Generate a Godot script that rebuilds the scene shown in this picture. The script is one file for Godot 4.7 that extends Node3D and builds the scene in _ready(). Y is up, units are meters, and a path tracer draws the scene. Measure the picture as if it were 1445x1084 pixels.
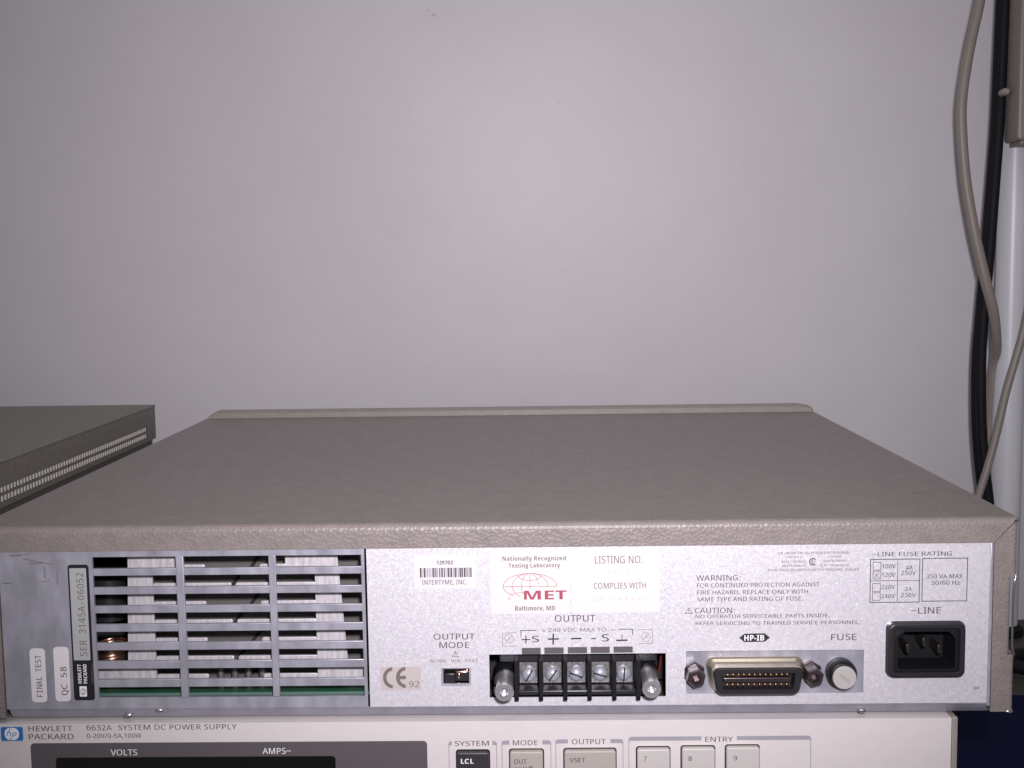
extends Node3D
# A bench power supply seen from behind, stacked on a second one; lengths in the helpers are millimetres.

const MM := 0.001
var shift := Vector3.ZERO            # millimetres: origin of the thing being built
var place := Transform3D()           # turn and place of the shape being added, millimetres
var used := {}
var sans: SystemFont
var sans_bold: SystemFont
var mono: SystemFont
var serif_bold: SystemFont
var rng := RandomNumberGenerator.new()


# ------------------------------------------------------------------ helpers
func start() -> SurfaceTool:
	var st := SurfaceTool.new()
	st.begin(Mesh.PRIMITIVE_TRIANGLES)
	return st

func vert(st: SurfaceTool, p: Vector3, n: Vector3) -> void:
	st.set_normal((place.basis * n).normalized())
	st.add_vertex((place * p - shift) * MM)

func tri(st: SurfaceTool, a: Vector3, b: Vector3, c: Vector3, na: Vector3, nb: Vector3, nc: Vector3) -> void:
	var g := (b - a).cross(c - a)
	if g.length_squared() < 1e-12:
		return
	if g.dot(na + nb + nc) > 0.0:
		vert(st, a, na); vert(st, c, nc); vert(st, b, nb)
	else:
		vert(st, a, na); vert(st, b, nb); vert(st, c, nc)

func quad(st: SurfaceTool, a: Vector3, b: Vector3, c: Vector3, d: Vector3, n: Vector3) -> void:
	tri(st, a, b, c, n, n, n)
	tri(st, a, c, d, n, n, n)

# one ring of 4 * (n + 1) points: a rounded rectangle or a circle, counter-clockwise seen from +z; slant narrows it towards the bottom
func ring(c: Vector2, hx: float, hy: float, r: float, z: float, n := 5, slant := 0.0, turn := 0.0) -> PackedVector3Array:
	var out := PackedVector3Array()
	for q in 4:
		var sx := 1.0 if q == 0 or q == 3 else -1.0
		var sy := 1.0 if q < 2 else -1.0
		for k in n + 1:
			var a := (q + float(k) / n) * PI / 2.0
			var p := Vector2(sx * (hx - r) + cos(a) * r, sy * (hy - r) + sin(a) * r)
			p.x *= 1.0 + slant * p.y / hy
			p = p.rotated(turn) + c
			out.append(Vector3(p.x, p.y, z))
	return out

func circle(c: Vector2, r: float, z: float, n := 20, turn := 0.0) -> PackedVector3Array:
	var out := PackedVector3Array()
	for k in n:
		var a := TAU * k / n + turn
		out.append(Vector3(c.x + cos(a) * r, c.y + sin(a) * r, z))
	return out

func outline(points: PackedVector2Array, z: float) -> PackedVector3Array:
	var out := PackedVector3Array()
	for q in points:
		out.append(Vector3(q.x, q.y, z))
	return out

# skin through successive rings; smooth round each ring, sharp between rings
func loft(st: SurfaceTool, rings: Array, cap_first := false, cap_last := true, sharp := 0.8) -> void:
	for k in rings.size() - 1:
		var a: PackedVector3Array = rings[k]
		var b: PackedVector3Array = rings[k + 1]
		var n := a.size()
		var fn := PackedVector3Array()
		for i in n:
			var j := (i + 1) % n
			var t := (a[j] - a[i]) + (b[j] - b[i])
			fn.append(t.cross((b[i] + b[j]) - (a[i] + a[j])).normalized())
		for i in n:
			var j := (i + 1) % n
			var before := fn[(i + n - 1) % n]
			var after := fn[j]
			var n0 := (fn[i] + before).normalized() if fn[i].dot(before) > sharp else fn[i]
			var n1 := (fn[i] + after).normalized() if fn[i].dot(after) > sharp else fn[i]
			tri(st, a[i], a[j], b[j], n0, n1, n1)
			tri(st, a[i], b[j], b[i], n0, n1, n0)
	if cap_first:
		cap(st, rings[0], false)
	if cap_last:
		cap(st, rings[-1], true)

func cap(st: SurfaceTool, r: PackedVector3Array, last: bool) -> void:
	var m := Vector3.ZERO
	var n := Vector3.ZERO
	for i in r.size():
		m += r[i] / r.size()
		n += r[i].cross(r[(i + 1) % r.size()])
	n = n.normalized() * (1.0 if last else -1.0)
	for i in r.size():
		tri(st, m, r[i], r[(i + 1) % r.size()], n, n, n)

# a block with rounded-off front edges, facing +z
func block(st: SurfaceTool, lo: Vector3, hi: Vector3, bevel := 0.2, r := 0.0) -> void:
	var c := Vector2(lo.x + hi.x, lo.y + hi.y) / 2.0
	var h := Vector2(hi.x - lo.x, hi.y - lo.y) / 2.0
	var b := minf(bevel, minf(minf(h.x, h.y), hi.z - lo.z) * 0.45)
	var n := 5 if r > 0.4 else 1
	var q := maxf(r, b * 1.01)
	loft(st, [ring(c, h.x, h.y, q, lo.z, n), ring(c, h.x, h.y, q, hi.z - b, n), ring(c, h.x - b * 0.3, h.y - b * 0.3, maxf(q - b * 0.3, 0.01), hi.z - b * 0.3, n), ring(c, h.x - b, h.y - b, maxf(q - b, 0.01), hi.z, n)], true, true)

# any flat outline (concave too) given thickness
func plate(st: SurfaceTool, pts: PackedVector2Array, z0: float, z1: float) -> void:
	var idx := Geometry2D.triangulate_polygon(pts)
	for k in range(0, idx.size(), 3):
		for z in [z0, z1]:
			var n := Vector3(0, 0, 1 if z == z1 else -1)
			var a := pts[idx[k]]
			var b := pts[idx[k + 1]]
			var c := pts[idx[k + 2]]
			tri(st, Vector3(a.x, a.y, z), Vector3(b.x, b.y, z), Vector3(c.x, c.y, z), n, n, n)
	var turn := -1.0 if Geometry2D.is_polygon_clockwise(pts) else 1.0
	for i in pts.size():
		var a := pts[i]
		var b := pts[(i + 1) % pts.size()]
		var n := Vector3(b.y - a.y, a.x - b.x, 0).normalized() * turn
		quad(st, Vector3(a.x, a.y, z0), Vector3(b.x, b.y, z0), Vector3(b.x, b.y, z1), Vector3(a.x, a.y, z1), n)

# a sheet with rectangular openings; each opening gets its walls
func sheet(st: SurfaceTool, outer: Rect2, holes: Array, z0: float, z1: float) -> void:
	var xs := [outer.position.x, outer.end.x]
	var ys := [outer.position.y, outer.end.y]
	for h: Rect2 in holes:
		xs.append_array([h.position.x, h.end.x])
		ys.append_array([h.position.y, h.end.y])
	xs.sort()
	ys.sort()
	for i in xs.size() - 1:
		for j in ys.size() - 1:
			var m := Vector2(xs[i] + xs[i + 1], ys[j] + ys[j + 1]) / 2.0
			if holes.any(func(h): return h.has_point(m)) or xs[i + 1] - xs[i] < 1e-4 or ys[j + 1] - ys[j] < 1e-4:
				continue
			for z in [z0, z1]:
				quad(st, Vector3(xs[i], ys[j], z), Vector3(xs[i + 1], ys[j], z), Vector3(xs[i + 1], ys[j + 1], z), Vector3(xs[i], ys[j + 1], z), Vector3(0, 0, 1 if z == z1 else -1))
	for h: Rect2 in [outer] + holes:
		var s := 1.0 if h == outer else -1.0
		var a := h.position
		var b := h.end
		quad(st, Vector3(a.x, a.y, z0), Vector3(b.x, a.y, z0), Vector3(b.x, a.y, z1), Vector3(a.x, a.y, z1), Vector3(0, -s, 0))
		quad(st, Vector3(a.x, b.y, z0), Vector3(b.x, b.y, z0), Vector3(b.x, b.y, z1), Vector3(a.x, b.y, z1), Vector3(0, s, 0))
		quad(st, Vector3(a.x, a.y, z0), Vector3(a.x, b.y, z0), Vector3(a.x, b.y, z1), Vector3(a.x, a.y, z1), Vector3(-s, 0, 0))
		quad(st, Vector3(b.x, a.y, z0), Vector3(b.x, b.y, z0), Vector3(b.x, b.y, z1), Vector3(b.x, a.y, z1), Vector3(s, 0, 0))

func rect(a: Vector2, b: Vector2) -> Rect2:
	return Rect2(minf(a.x, b.x), minf(a.y, b.y), absf(a.x - b.x), absf(a.y - b.y))

func rblock(st: SurfaceTool, a: Vector2, b: Vector2, z0: float, z1: float, bevel := 0.2, r := 0.0) -> void:
	var q := rect(a, b)
	block(st, Vector3(q.position.x, q.position.y, z0), Vector3(q.end.x, q.end.y, z1), bevel, r)

# flat print
func stroke(st: SurfaceTool, a: Vector2, b: Vector2, w: float, z: float) -> void:
	var d := (b - a).normalized() * w / 2.0
	var n := Vector2(-d.y, d.x)
	var pts := [a - d - n, b + d - n, b + d + n, a - d + n]
	quad(st, Vector3(pts[0].x, pts[0].y, z), Vector3(pts[1].x, pts[1].y, z), Vector3(pts[2].x, pts[2].y, z), Vector3(pts[3].x, pts[3].y, z), Vector3(0, 0, 1))

func frame(st: SurfaceTool, a: Vector2, b: Vector2, w: float, z: float) -> void:
	stroke(st, a, Vector2(b.x, a.y), w, z)
	stroke(st, Vector2(a.x, b.y), b, w, z)
	var d := Vector2(0, signf(b.y - a.y) * w)
	stroke(st, a + d, Vector2(a.x, b.y) - d, w, z)
	stroke(st, Vector2(b.x, a.y) + d, b - d, w, z)

func arc(st: SurfaceTool, c: Vector2, rx: float, ry: float, from_deg: float, to_deg: float, w: float, z: float, n := 24) -> void:
	for k in n:
		var p := []
		for s in 2:
			var a := deg_to_rad(lerpf(from_deg, to_deg, float(k + s) / n))
			var m := Vector2(cos(a) * rx, sin(a) * ry)
			var o := Vector2(cos(a) * ry, sin(a) * rx).normalized() * w / 2.0
			p.append(c + m - o)
			p.append(c + m + o)
		quad(st, Vector3(p[0].x, p[0].y, z), Vector3(p[1].x, p[1].y, z), Vector3(p[3].x, p[3].y, z), Vector3(p[2].x, p[2].y, z), Vector3(0, 0, 1))

func patch(st: SurfaceTool, a: Vector2, b: Vector2, z: float) -> void:
	quad(st, Vector3(a.x, a.y, z), Vector3(b.x, a.y, z), Vector3(b.x, b.y, z), Vector3(a.x, b.y, z), Vector3(0, 0, 1))

var caps := {}
# lettering fitted between a (left end, top of the capitals) and b (right end, baseline); upward: it reads from bottom to top, a is its bottom right, b its top left
func letters(st: SurfaceTool, s: String, a: Vector2, b: Vector2, z: float, font: Font = null, upward := false, lean := 0.0) -> void:
	var f := font if font else sans
	var tm := TextMesh.new()
	tm.font = f
	tm.font_size = 40
	tm.pixel_size = 0.01
	tm.depth = 0.0
	tm.curve_step = 1.5
	if not caps.has(f):
		tm.text = "H"
		caps[f] = tm.get_aabb()
	var h: AABB = caps[f]
	tm.text = s
	var box := tm.get_aabb()
	var arrays := tm.surface_get_arrays(0)
	var v: PackedVector3Array = arrays[Mesh.ARRAY_VERTEX]
	var idx: PackedInt32Array = arrays[Mesh.ARRAY_INDEX] if arrays[Mesh.ARRAY_INDEX] != null else PackedInt32Array(range(v.size()))
	var long := (b.y - a.y) if upward else (b.x - a.x)
	var tall := (a.x - b.x) if upward else (a.y - b.y)
	var pts := PackedVector3Array()
	for q in v:
		var x := (q.x - box.position.x) / box.size.x * long
		var y := (q.y - h.position.y) / h.size.y * tall
		x += y * lean
		pts.append(Vector3(a.x - y, a.y + x, z) if upward else Vector3(a.x + x, b.y + y, z))
	var n := Vector3(0, 0, 1)
	for k in range(0, idx.size(), 3):
		tri(st, pts[idx[k]], pts[idx[k + 1]], pts[idx[k + 2]], n, n, n)

func tube(st: SurfaceTool, path: PackedVector3Array, r: float, sides := 14) -> void:
	var rings := []
	var up := Vector3(0, 0, 1)
	for i in path.size():
		var t := (path[mini(i + 1, path.size() - 1)] - path[maxi(i - 1, 0)]).normalized()
		if absf(t.dot(up)) > 0.95:
			up = Vector3(1, 0, 0) if absf(t.x) < 0.9 else Vector3(0, 1, 0)
		var e := up.cross(t).normalized()
		up = t.cross(e).normalized()
		var out := PackedVector3Array()
		for k in sides:
			var a := TAU * k / sides
			out.append(path[i] + e * cos(a) * r + up * sin(a) * r)
		rings.append(out)
	# smooth along the tube as well
	for i in rings.size() - 1:
		for k in sides:
			var j := (k + 1) % sides
			var a: Vector3 = rings[i][k]
			var b: Vector3 = rings[i][j]
			var c: Vector3 = rings[i + 1][j]
			var d: Vector3 = rings[i + 1][k]
			tri(st, a, b, c, a - path[i], b - path[i], c - path[i + 1])
			tri(st, a, c, d, a - path[i], c - path[i + 1], d - path[i + 1])
	cap(st, rings[0], false)
	cap(st, rings[-1], true)

func curve(points: Array, steps := 10) -> PackedVector3Array:
	var out := PackedVector3Array()
	for i in points.size() - 1:
		var a: Vector3 = points[maxi(i - 1, 0)]
		var b: Vector3 = points[i]
		var c: Vector3 = points[i + 1]
		var d: Vector3 = points[mini(i + 2, points.size() - 1)]
		for k in steps:
			out.append(b.cubic_interpolate(c, a, d, float(k) / steps))
	out.append(points[-1])
	return out

func numbered(called: String) -> String:
	used[called] = used.get(called, -1) + 1
	return called if used[called] == 0 else "%s_%03d" % [called, used[called]]

func thing(called: String, label: String, category: String, at: Vector3, group := "") -> Node3D:
	var o := Node3D.new()
	o.name = numbered(called)
	o.position = at * MM
	o.set_meta("label", label)
	o.set_meta("category", category)
	if group:
		o.set_meta("group", group)
	add_child(o)
	shift = at
	return o

func obj(called: String, st: SurfaceTool, m: Material, parent: Node) -> MeshInstance3D:
	var o := MeshInstance3D.new()
	o.name = called
	o.mesh = st.commit()
	o.material_override = m
	parent.add_child(o, true)
	return o

func tag(o: Node, label: String, category: String, group := "") -> void:
	o.set_meta("label", label)
	o.set_meta("category", category)
	if group:
		o.set_meta("group", group)

func struct(called: String, st: SurfaceTool, m: Material, label := "", category := "") -> MeshInstance3D:
	var o := obj(called, st, m, self)
	o.set_meta("kind", "structure")
	if label:
		tag(o, label, category)
	return o


# ------------------------------------------------------------------ materials
func mat(r: float, g: float, b: float, rough: float, metal := 0.0, spec := 0.5) -> StandardMaterial3D:
	var m := StandardMaterial3D.new()
	m.albedo_color = Color(r, g, b).linear_to_srgb()
	m.roughness = rough
	m.metallic = metal
	m.metallic_specular = spec
	return m

func world_mapped(m: StandardMaterial3D, tile_mm: Vector3) -> void:
	m.uv1_triplanar = true
	m.uv1_world_triplanar = true
	m.uv1_triplanar_sharpness = 8.0
	m.uv1_scale = Vector3(1000.0 / tile_mm.x, 1000.0 / tile_mm.y, 1000.0 / tile_mm.z)

func noise(kind: int, freq: float, octaves: int, sd: int, low: float, high: float, size := 512, cell := -1) -> NoiseTexture2D:
	var n := FastNoiseLite.new()
	n.noise_type = kind
	n.frequency = freq
	n.seed = sd
	n.fractal_octaves = octaves
	if octaves < 2:
		n.fractal_type = FastNoiseLite.FRACTAL_NONE
	if cell >= 0:
		n.cellular_return_type = cell
	var t := NoiseTexture2D.new()
	t.width = size
	t.height = size
	t.seamless = true
	t.noise = n
	var g := Gradient.new()
	g.set_color(0, Color(low, low, low))
	g.set_color(1, Color(high, high, high))
	t.color_ramp = g
	return t

# flakes of a metallic paint: each texel a facet of its own tilt
func flakes(size: int, tilt: float, sd: int) -> ImageTexture:
	rng.seed = sd
	var bytes := PackedByteArray()
	bytes.resize(size * size * 3)
	for i in size * size:
		var k := tilt * (3.0 if rng.randf() < 0.03 else 1.0)
		var x := rng.randf_range(-k, k)
		var y := rng.randf_range(-k, k)
		var v := Vector3(x, y, 1).normalized()
		bytes[i * 3] = int(v.x * 127.0 + 128.0)
		bytes[i * 3 + 1] = int(v.y * 127.0 + 128.0)
		bytes[i * 3 + 2] = int(v.z * 127.0 + 128.0)
	return ImageTexture.create_from_image(Image.create_from_data(size, size, false, Image.FORMAT_RGB8, bytes))

var M := {}
func make_materials() -> void:
	var m: StandardMaterial3D
	# pebbled vinyl-like paint of the covers
	m = mat(0.272, 0.237, 0.217, 0.42)
	m.heightmap_enabled = true
	m.heightmap_texture = noise(FastNoiseLite.TYPE_CELLULAR, 0.045, 1, 4, 0.0, 1.0, 512, FastNoiseLite.RETURN_DISTANCE)
	m.heightmap_scale = 0.018
	m.albedo_texture = noise(FastNoiseLite.TYPE_SIMPLEX_SMOOTH, 0.012, 4, 9, 0.94, 1.0)
	world_mapped(m, Vector3(33, 33, 33))
	m.detail_enabled = true              # handling marks and dust at a larger scale
	m.detail_albedo = noise(FastNoiseLite.TYPE_SIMPLEX_SMOOTH, 0.03, 5, 61, 0.92, 1.0, 1024)
	m.detail_blend_mode = BaseMaterial3D.BLEND_MODE_MUL
	m.detail_uv_layer = BaseMaterial3D.DETAIL_UV_2
	m.uv2_triplanar = true
	m.uv2_world_triplanar = true
	m.uv2_scale = Vector3.ONE * 2.2
	M.cover = m
	m = mat(0.33, 0.30, 0.265, 0.42)
	m.albedo_texture = noise(FastNoiseLite.TYPE_SIMPLEX_SMOOTH, 0.02, 4, 19, 0.92, 1.0)
	world_mapped(m, Vector3(120, 120, 120))
	M.bezel = m
	# light aluminium paint with flakes
	m = mat(0.755, 0.745, 0.78, 0.40, 0.3)
	m.normal_enabled = true
	m.normal_texture = flakes(512, 0.115, 7)
	m.normal_scale = 1.0
	m.albedo_texture = noise(FastNoiseLite.TYPE_SIMPLEX, 0.09, 3, 5, 0.94, 1.0)
	world_mapped(m, Vector3(150, 150, 150))
	M.silver = m
	# bare zinc-plated sheet
	m = mat(0.46, 0.465, 0.525, 0.5, 0.35)
	m.albedo_texture = noise(FastNoiseLite.TYPE_SIMPLEX_SMOOTH, 0.01, 4, 11, 0.84, 1.0)
	m.roughness_texture = noise(FastNoiseLite.TYPE_SIMPLEX_SMOOTH, 0.02, 4, 12, 0.6, 1.0)
	world_mapped(m, Vector3(70, 160, 70))
	M.zinc = m
	m = mat(0.8, 0.775, 0.79, 0.42, 0.3)
	m.albedo_texture = noise(FastNoiseLite.TYPE_SIMPLEX_SMOOTH, 0.03, 4, 21, 0.82, 1.0)
	world_mapped(m, Vector3(30, 160, 30))
	M.bracket = m
	M.zinc_grime = mat(0.25, 0.25, 0.28, 0.6, 0.3)
	M.dark_sheet = mat(0.13, 0.12, 0.11, 0.6, 0.2)
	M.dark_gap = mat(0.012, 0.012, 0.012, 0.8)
	M.chrome = mat(0.66, 0.66, 0.68, 0.22, 1.0)
	M.steel = mat(0.58, 0.6, 0.64, 0.36, 1.0)
	m = mat(0.42, 0.41, 0.4, 0.42, 0.6)
	m.albedo_texture = noise(FastNoiseLite.TYPE_SIMPLEX_SMOOTH, 0.03, 4, 23, 0.6, 1.0)
	world_mapped(m, Vector3(25, 25, 25))
	M.worn_steel = m
	M.black_oxide = mat(0.11, 0.09, 0.09, 0.26, 0.8)
	M.screw = mat(0.52, 0.55, 0.61, 0.3, 0.45)
	M.post = mat(0.6, 0.6, 0.62, 0.3, 0.8)
	M.pin_metal = mat(0.075, 0.065, 0.05, 0.35, 0.8)
	M.black_plastic = mat(0.018, 0.018, 0.02, 0.38)
	M.black_rubber = mat(0.006, 0.006, 0.009, 0.65, 0.0, 0.35)
	M.nickel_gold = mat(0.62, 0.56, 0.45, 0.3, 0.9)
	M.gold = mat(0.5, 0.25, 0.1, 0.35, 0.8)
	M.copper = mat(0.85, 0.6, 0.47, 0.28, 1.0)
	M.board_green = mat(0.02, 0.11, 0.055, 0.35)
	M.board_edge = mat(0.10, 0.18, 0.15, 0.6)
	M.grey_cap = mat(0.42, 0.405, 0.378, 0.5)
	M.fuse_slot = mat(0.36, 0.34, 0.3, 0.6)
	M.print_dark = mat(0.03, 0.025, 0.03, 0.7)
	M.print_grey = mat(0.06, 0.048, 0.056, 0.7)
	M.print_light = mat(0.14, 0.125, 0.14, 0.7)
	M.print_pale = mat(0.65, 0.58, 0.55, 0.7)
	M.print_white = mat(0.85, 0.85, 0.85, 0.6)
	M.print_maroon = mat(0.36, 0.06, 0.10, 0.7)
	M.print_black = mat(0.02, 0.02, 0.022, 0.6)
	M.label_white = mat(0.72, 0.7, 0.7, 0.55)
	M.label_cream = mat(0.69, 0.66, 0.625, 0.5)
	M.label_pearl = mat(0.67, 0.655, 0.67, 0.5)
	M.label_grey = mat(0.5, 0.46, 0.43, 0.55)
	M.label_green = mat(0.40, 0.415, 0.405, 0.5)
	M.label_black = mat(0.014, 0.013, 0.02, 0.4)
	M.print_taupe = mat(0.16, 0.14, 0.135, 0.7)
	M.logo_blue = mat(0.02, 0.17, 0.48, 0.5)
	m = mat(0.68, 0.645, 0.625, 0.5)
	m.albedo_texture = noise(FastNoiseLite.TYPE_SIMPLEX_SMOOTH, 0.02, 4, 31, 0.985, 1.0)
	world_mapped(m, Vector3(90, 90, 90))
	M.front_white = m
	M.front_grey = mat(0.10, 0.09, 0.095, 0.5)
	M.front_line = mat(0.33, 0.32, 0.35, 0.6)
	M.window = mat(0.004, 0.004, 0.004, 0.12)
	M.key_beige = mat(0.42, 0.39, 0.345, 0.5)
	M.key_pale = mat(0.55, 0.525, 0.49, 0.5)
	M.key_dark = mat(0.035, 0.03, 0.034, 0.45)
	M.wire_red = mat(0.14, 0.015, 0.015, 0.4)
	m = mat(0.215, 0.2, 0.17, 0.5)
	m.albedo_texture = noise(FastNoiseLite.TYPE_SIMPLEX_SMOOTH, 0.02, 4, 33, 0.9, 1.0)
	world_mapped(m, Vector3(60, 60, 60))
	M.taupe_paint = m
	# painted wall with faint roller texture and scuffs
	m = mat(0.62, 0.605, 0.62, 0.43, 0.0, 0.42)
	m.albedo_texture = noise(FastNoiseLite.TYPE_SIMPLEX_SMOOTH, 0.006, 3, 41, 0.985, 1.0, 1024)
	m.heightmap_enabled = true
	m.heightmap_texture = noise(FastNoiseLite.TYPE_SIMPLEX_SMOOTH, 0.025, 3, 43, 0.0, 1.0)
	m.heightmap_scale = 0.022
	world_mapped(m, Vector3(700, 700, 700))
	M.wall = m
	M.scuff = mat(0.5, 0.475, 0.47, 0.7)
	M.cable_beige = mat(0.25, 0.222, 0.195, 0.45)
	M.pole_white = mat(0.62, 0.63, 0.66, 0.35)
	m = mat(0.002, 0.004, 0.045, 0.9, 0.0, 0.3)
	m.albedo_texture = noise(FastNoiseLite.TYPE_SIMPLEX, 0.2, 3, 51, 0.75, 1.0)
	world_mapped(m, Vector3(60, 60, 60))
	M.mat_blue = m
	M.rub = mat(0.225, 0.197, 0.181, 0.55)
	M.bench = mat(0.05, 0.045, 0.04, 0.6)


# ------------------------------------------------------------------ the scene
func _ready() -> void:
	var cam := Camera3D.new()
	cam.name = "camera"
	cam.position = Vector3(18.4, 103.1, 470.9) * MM
	cam.rotation = Vector3(-0.0986, 0.0193, -0.0141)
	cam.fov = 36.03
	cam.near = 0.01
	cam.far = 20.0
	add_child(cam)

	var we := WorldEnvironment.new()
	we.name = "environment"
	var env := Environment.new()
	env.background_mode = Environment.BG_COLOR
	env.background_color = Color(0.13, 0.125, 0.13).linear_to_srgb()
	env.tonemap_mode = Environment.TONE_MAPPER_LINEAR
	env.tonemap_exposure = 1.0
	env.sdfgi_enabled = true
	env.ssao_enabled = true
	env.ssil_enabled = true
	we.environment = env
	add_child(we)

	var flash := SpotLight3D.new()          # the camera's own flash, just above and to the right of the lens
	flash.name = "camera_flash"
	flash.light_color = Color(0.995, 0.962, 1.0)
	flash.light_energy = 0.44
	flash.light_size = 0.012
	flash.spot_range = 6.0
	flash.spot_attenuation = 2.0
	flash.spot_angle = 39.0
	flash.spot_angle_attenuation = 1.0
	flash.shadow_enabled = true
	add_child(flash)
	flash.look_at_from_position(Vector3(45, 150, 475) * MM, Vector3(25, 60, -430) * MM)

	var room := AreaLight3D.new()           # unseen room light overhead, a soft fill beside the flash
	room.name = "ceiling_light"
	room.light_color = Color(1.0, 0.975, 0.985)
	room.light_energy = 0.5
	room.area_size = Vector2(1.2, 0.6)
	room.area_range = 6.0
	room.shadow_enabled = true
	add_child(room)
	room.look_at_from_position(Vector3(0.0, 1.7, 0.5), Vector3(0, 0, -0.1), Vector3(0, 0, -1))

	sans = SystemFont.new(); sans.font_names = PackedStringArray(["Droid Sans"])
	sans_bold = SystemFont.new(); sans_bold.font_names = PackedStringArray(["Droid Sans"]); sans_bold.font_weight = 700
	mono = SystemFont.new(); mono.font_names = PackedStringArray(["Droid Sans Mono"])
	serif_bold = SystemFont.new(); serif_bold.font_names = PackedStringArray(["Droid Serif"]); serif_bold.font_weight = 700
	make_materials()
	build_room()
	build_left_unit()
	build_lower_unit()
	build_main_unit()
	build_cables()


func build_room() -> void:
	shift = Vector3.ZERO
	var st := start()
	place = Transform3D(Basis(Vector3.RIGHT, deg_to_rad(3.2)), Vector3(0, -172, -458))       # tilt added so the flash glare sits higher on the wall
	block(st, Vector3(-1400, -800, -60), Vector3(1400, 1500, 0), 0.5)
	var w := struct("wall", st, M.wall, "pale grey painted wall behind the stacked instruments", "wall")
	st = start()
	for q in [[Vector2(-53.63, 291.77), 1.6], [Vector2(-57.79, 295.45), 0.8], [Vector2(38.83, 226.18), 0.7], [Vector2(112.96, 99.96), 0.8]]:
		var y: float = q[0].y + 172
		loft(st, [ring(Vector2(q[0].x, y), q[1], q[1] * 0.6, q[1] * 0.5, 0.02), ring(Vector2(q[0].x, y), q[1] * 0.6, q[1] * 0.4, q[1] * 0.3, 0.08)], false, true)
	place = Transform3D()
	var marks := obj("scuff_mark", st, M.scuff, w)
	marks.set_meta("kind", "stuff")
	var b := thing("workbench", "dark workbench top carrying the stacked instruments", "workbench", Vector3(0, -200, -170))
	st = start()
	block(st, Vector3(-700, -203, -428), Vector3(700, -174, 120), 2.0)
	obj("bench_top", st, M.bench, b)
	st = start()
	block(st, Vector3(-690, -900, -424), Vector3(-640, -203.1, 100), 2.0)
	obj("leg", st, M.bench, b)
	st = start()
	block(st, Vector3(640, -900, -424), Vector3(690, -203.1, 100), 2.0)
	obj("leg", st, M.bench, b)
	shift = Vector3(0, -174, -60)
	st = start()
	block(st, Vector3(-560, -173.9, -262), Vector3(560, -172, 110), 0.6)
	var o := obj("bench_mat", st, M.mat_blue, self)
	o.position = shift * MM
	tag(o, "dark navy blue mat on the workbench under the lower power supply", "mat")


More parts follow.
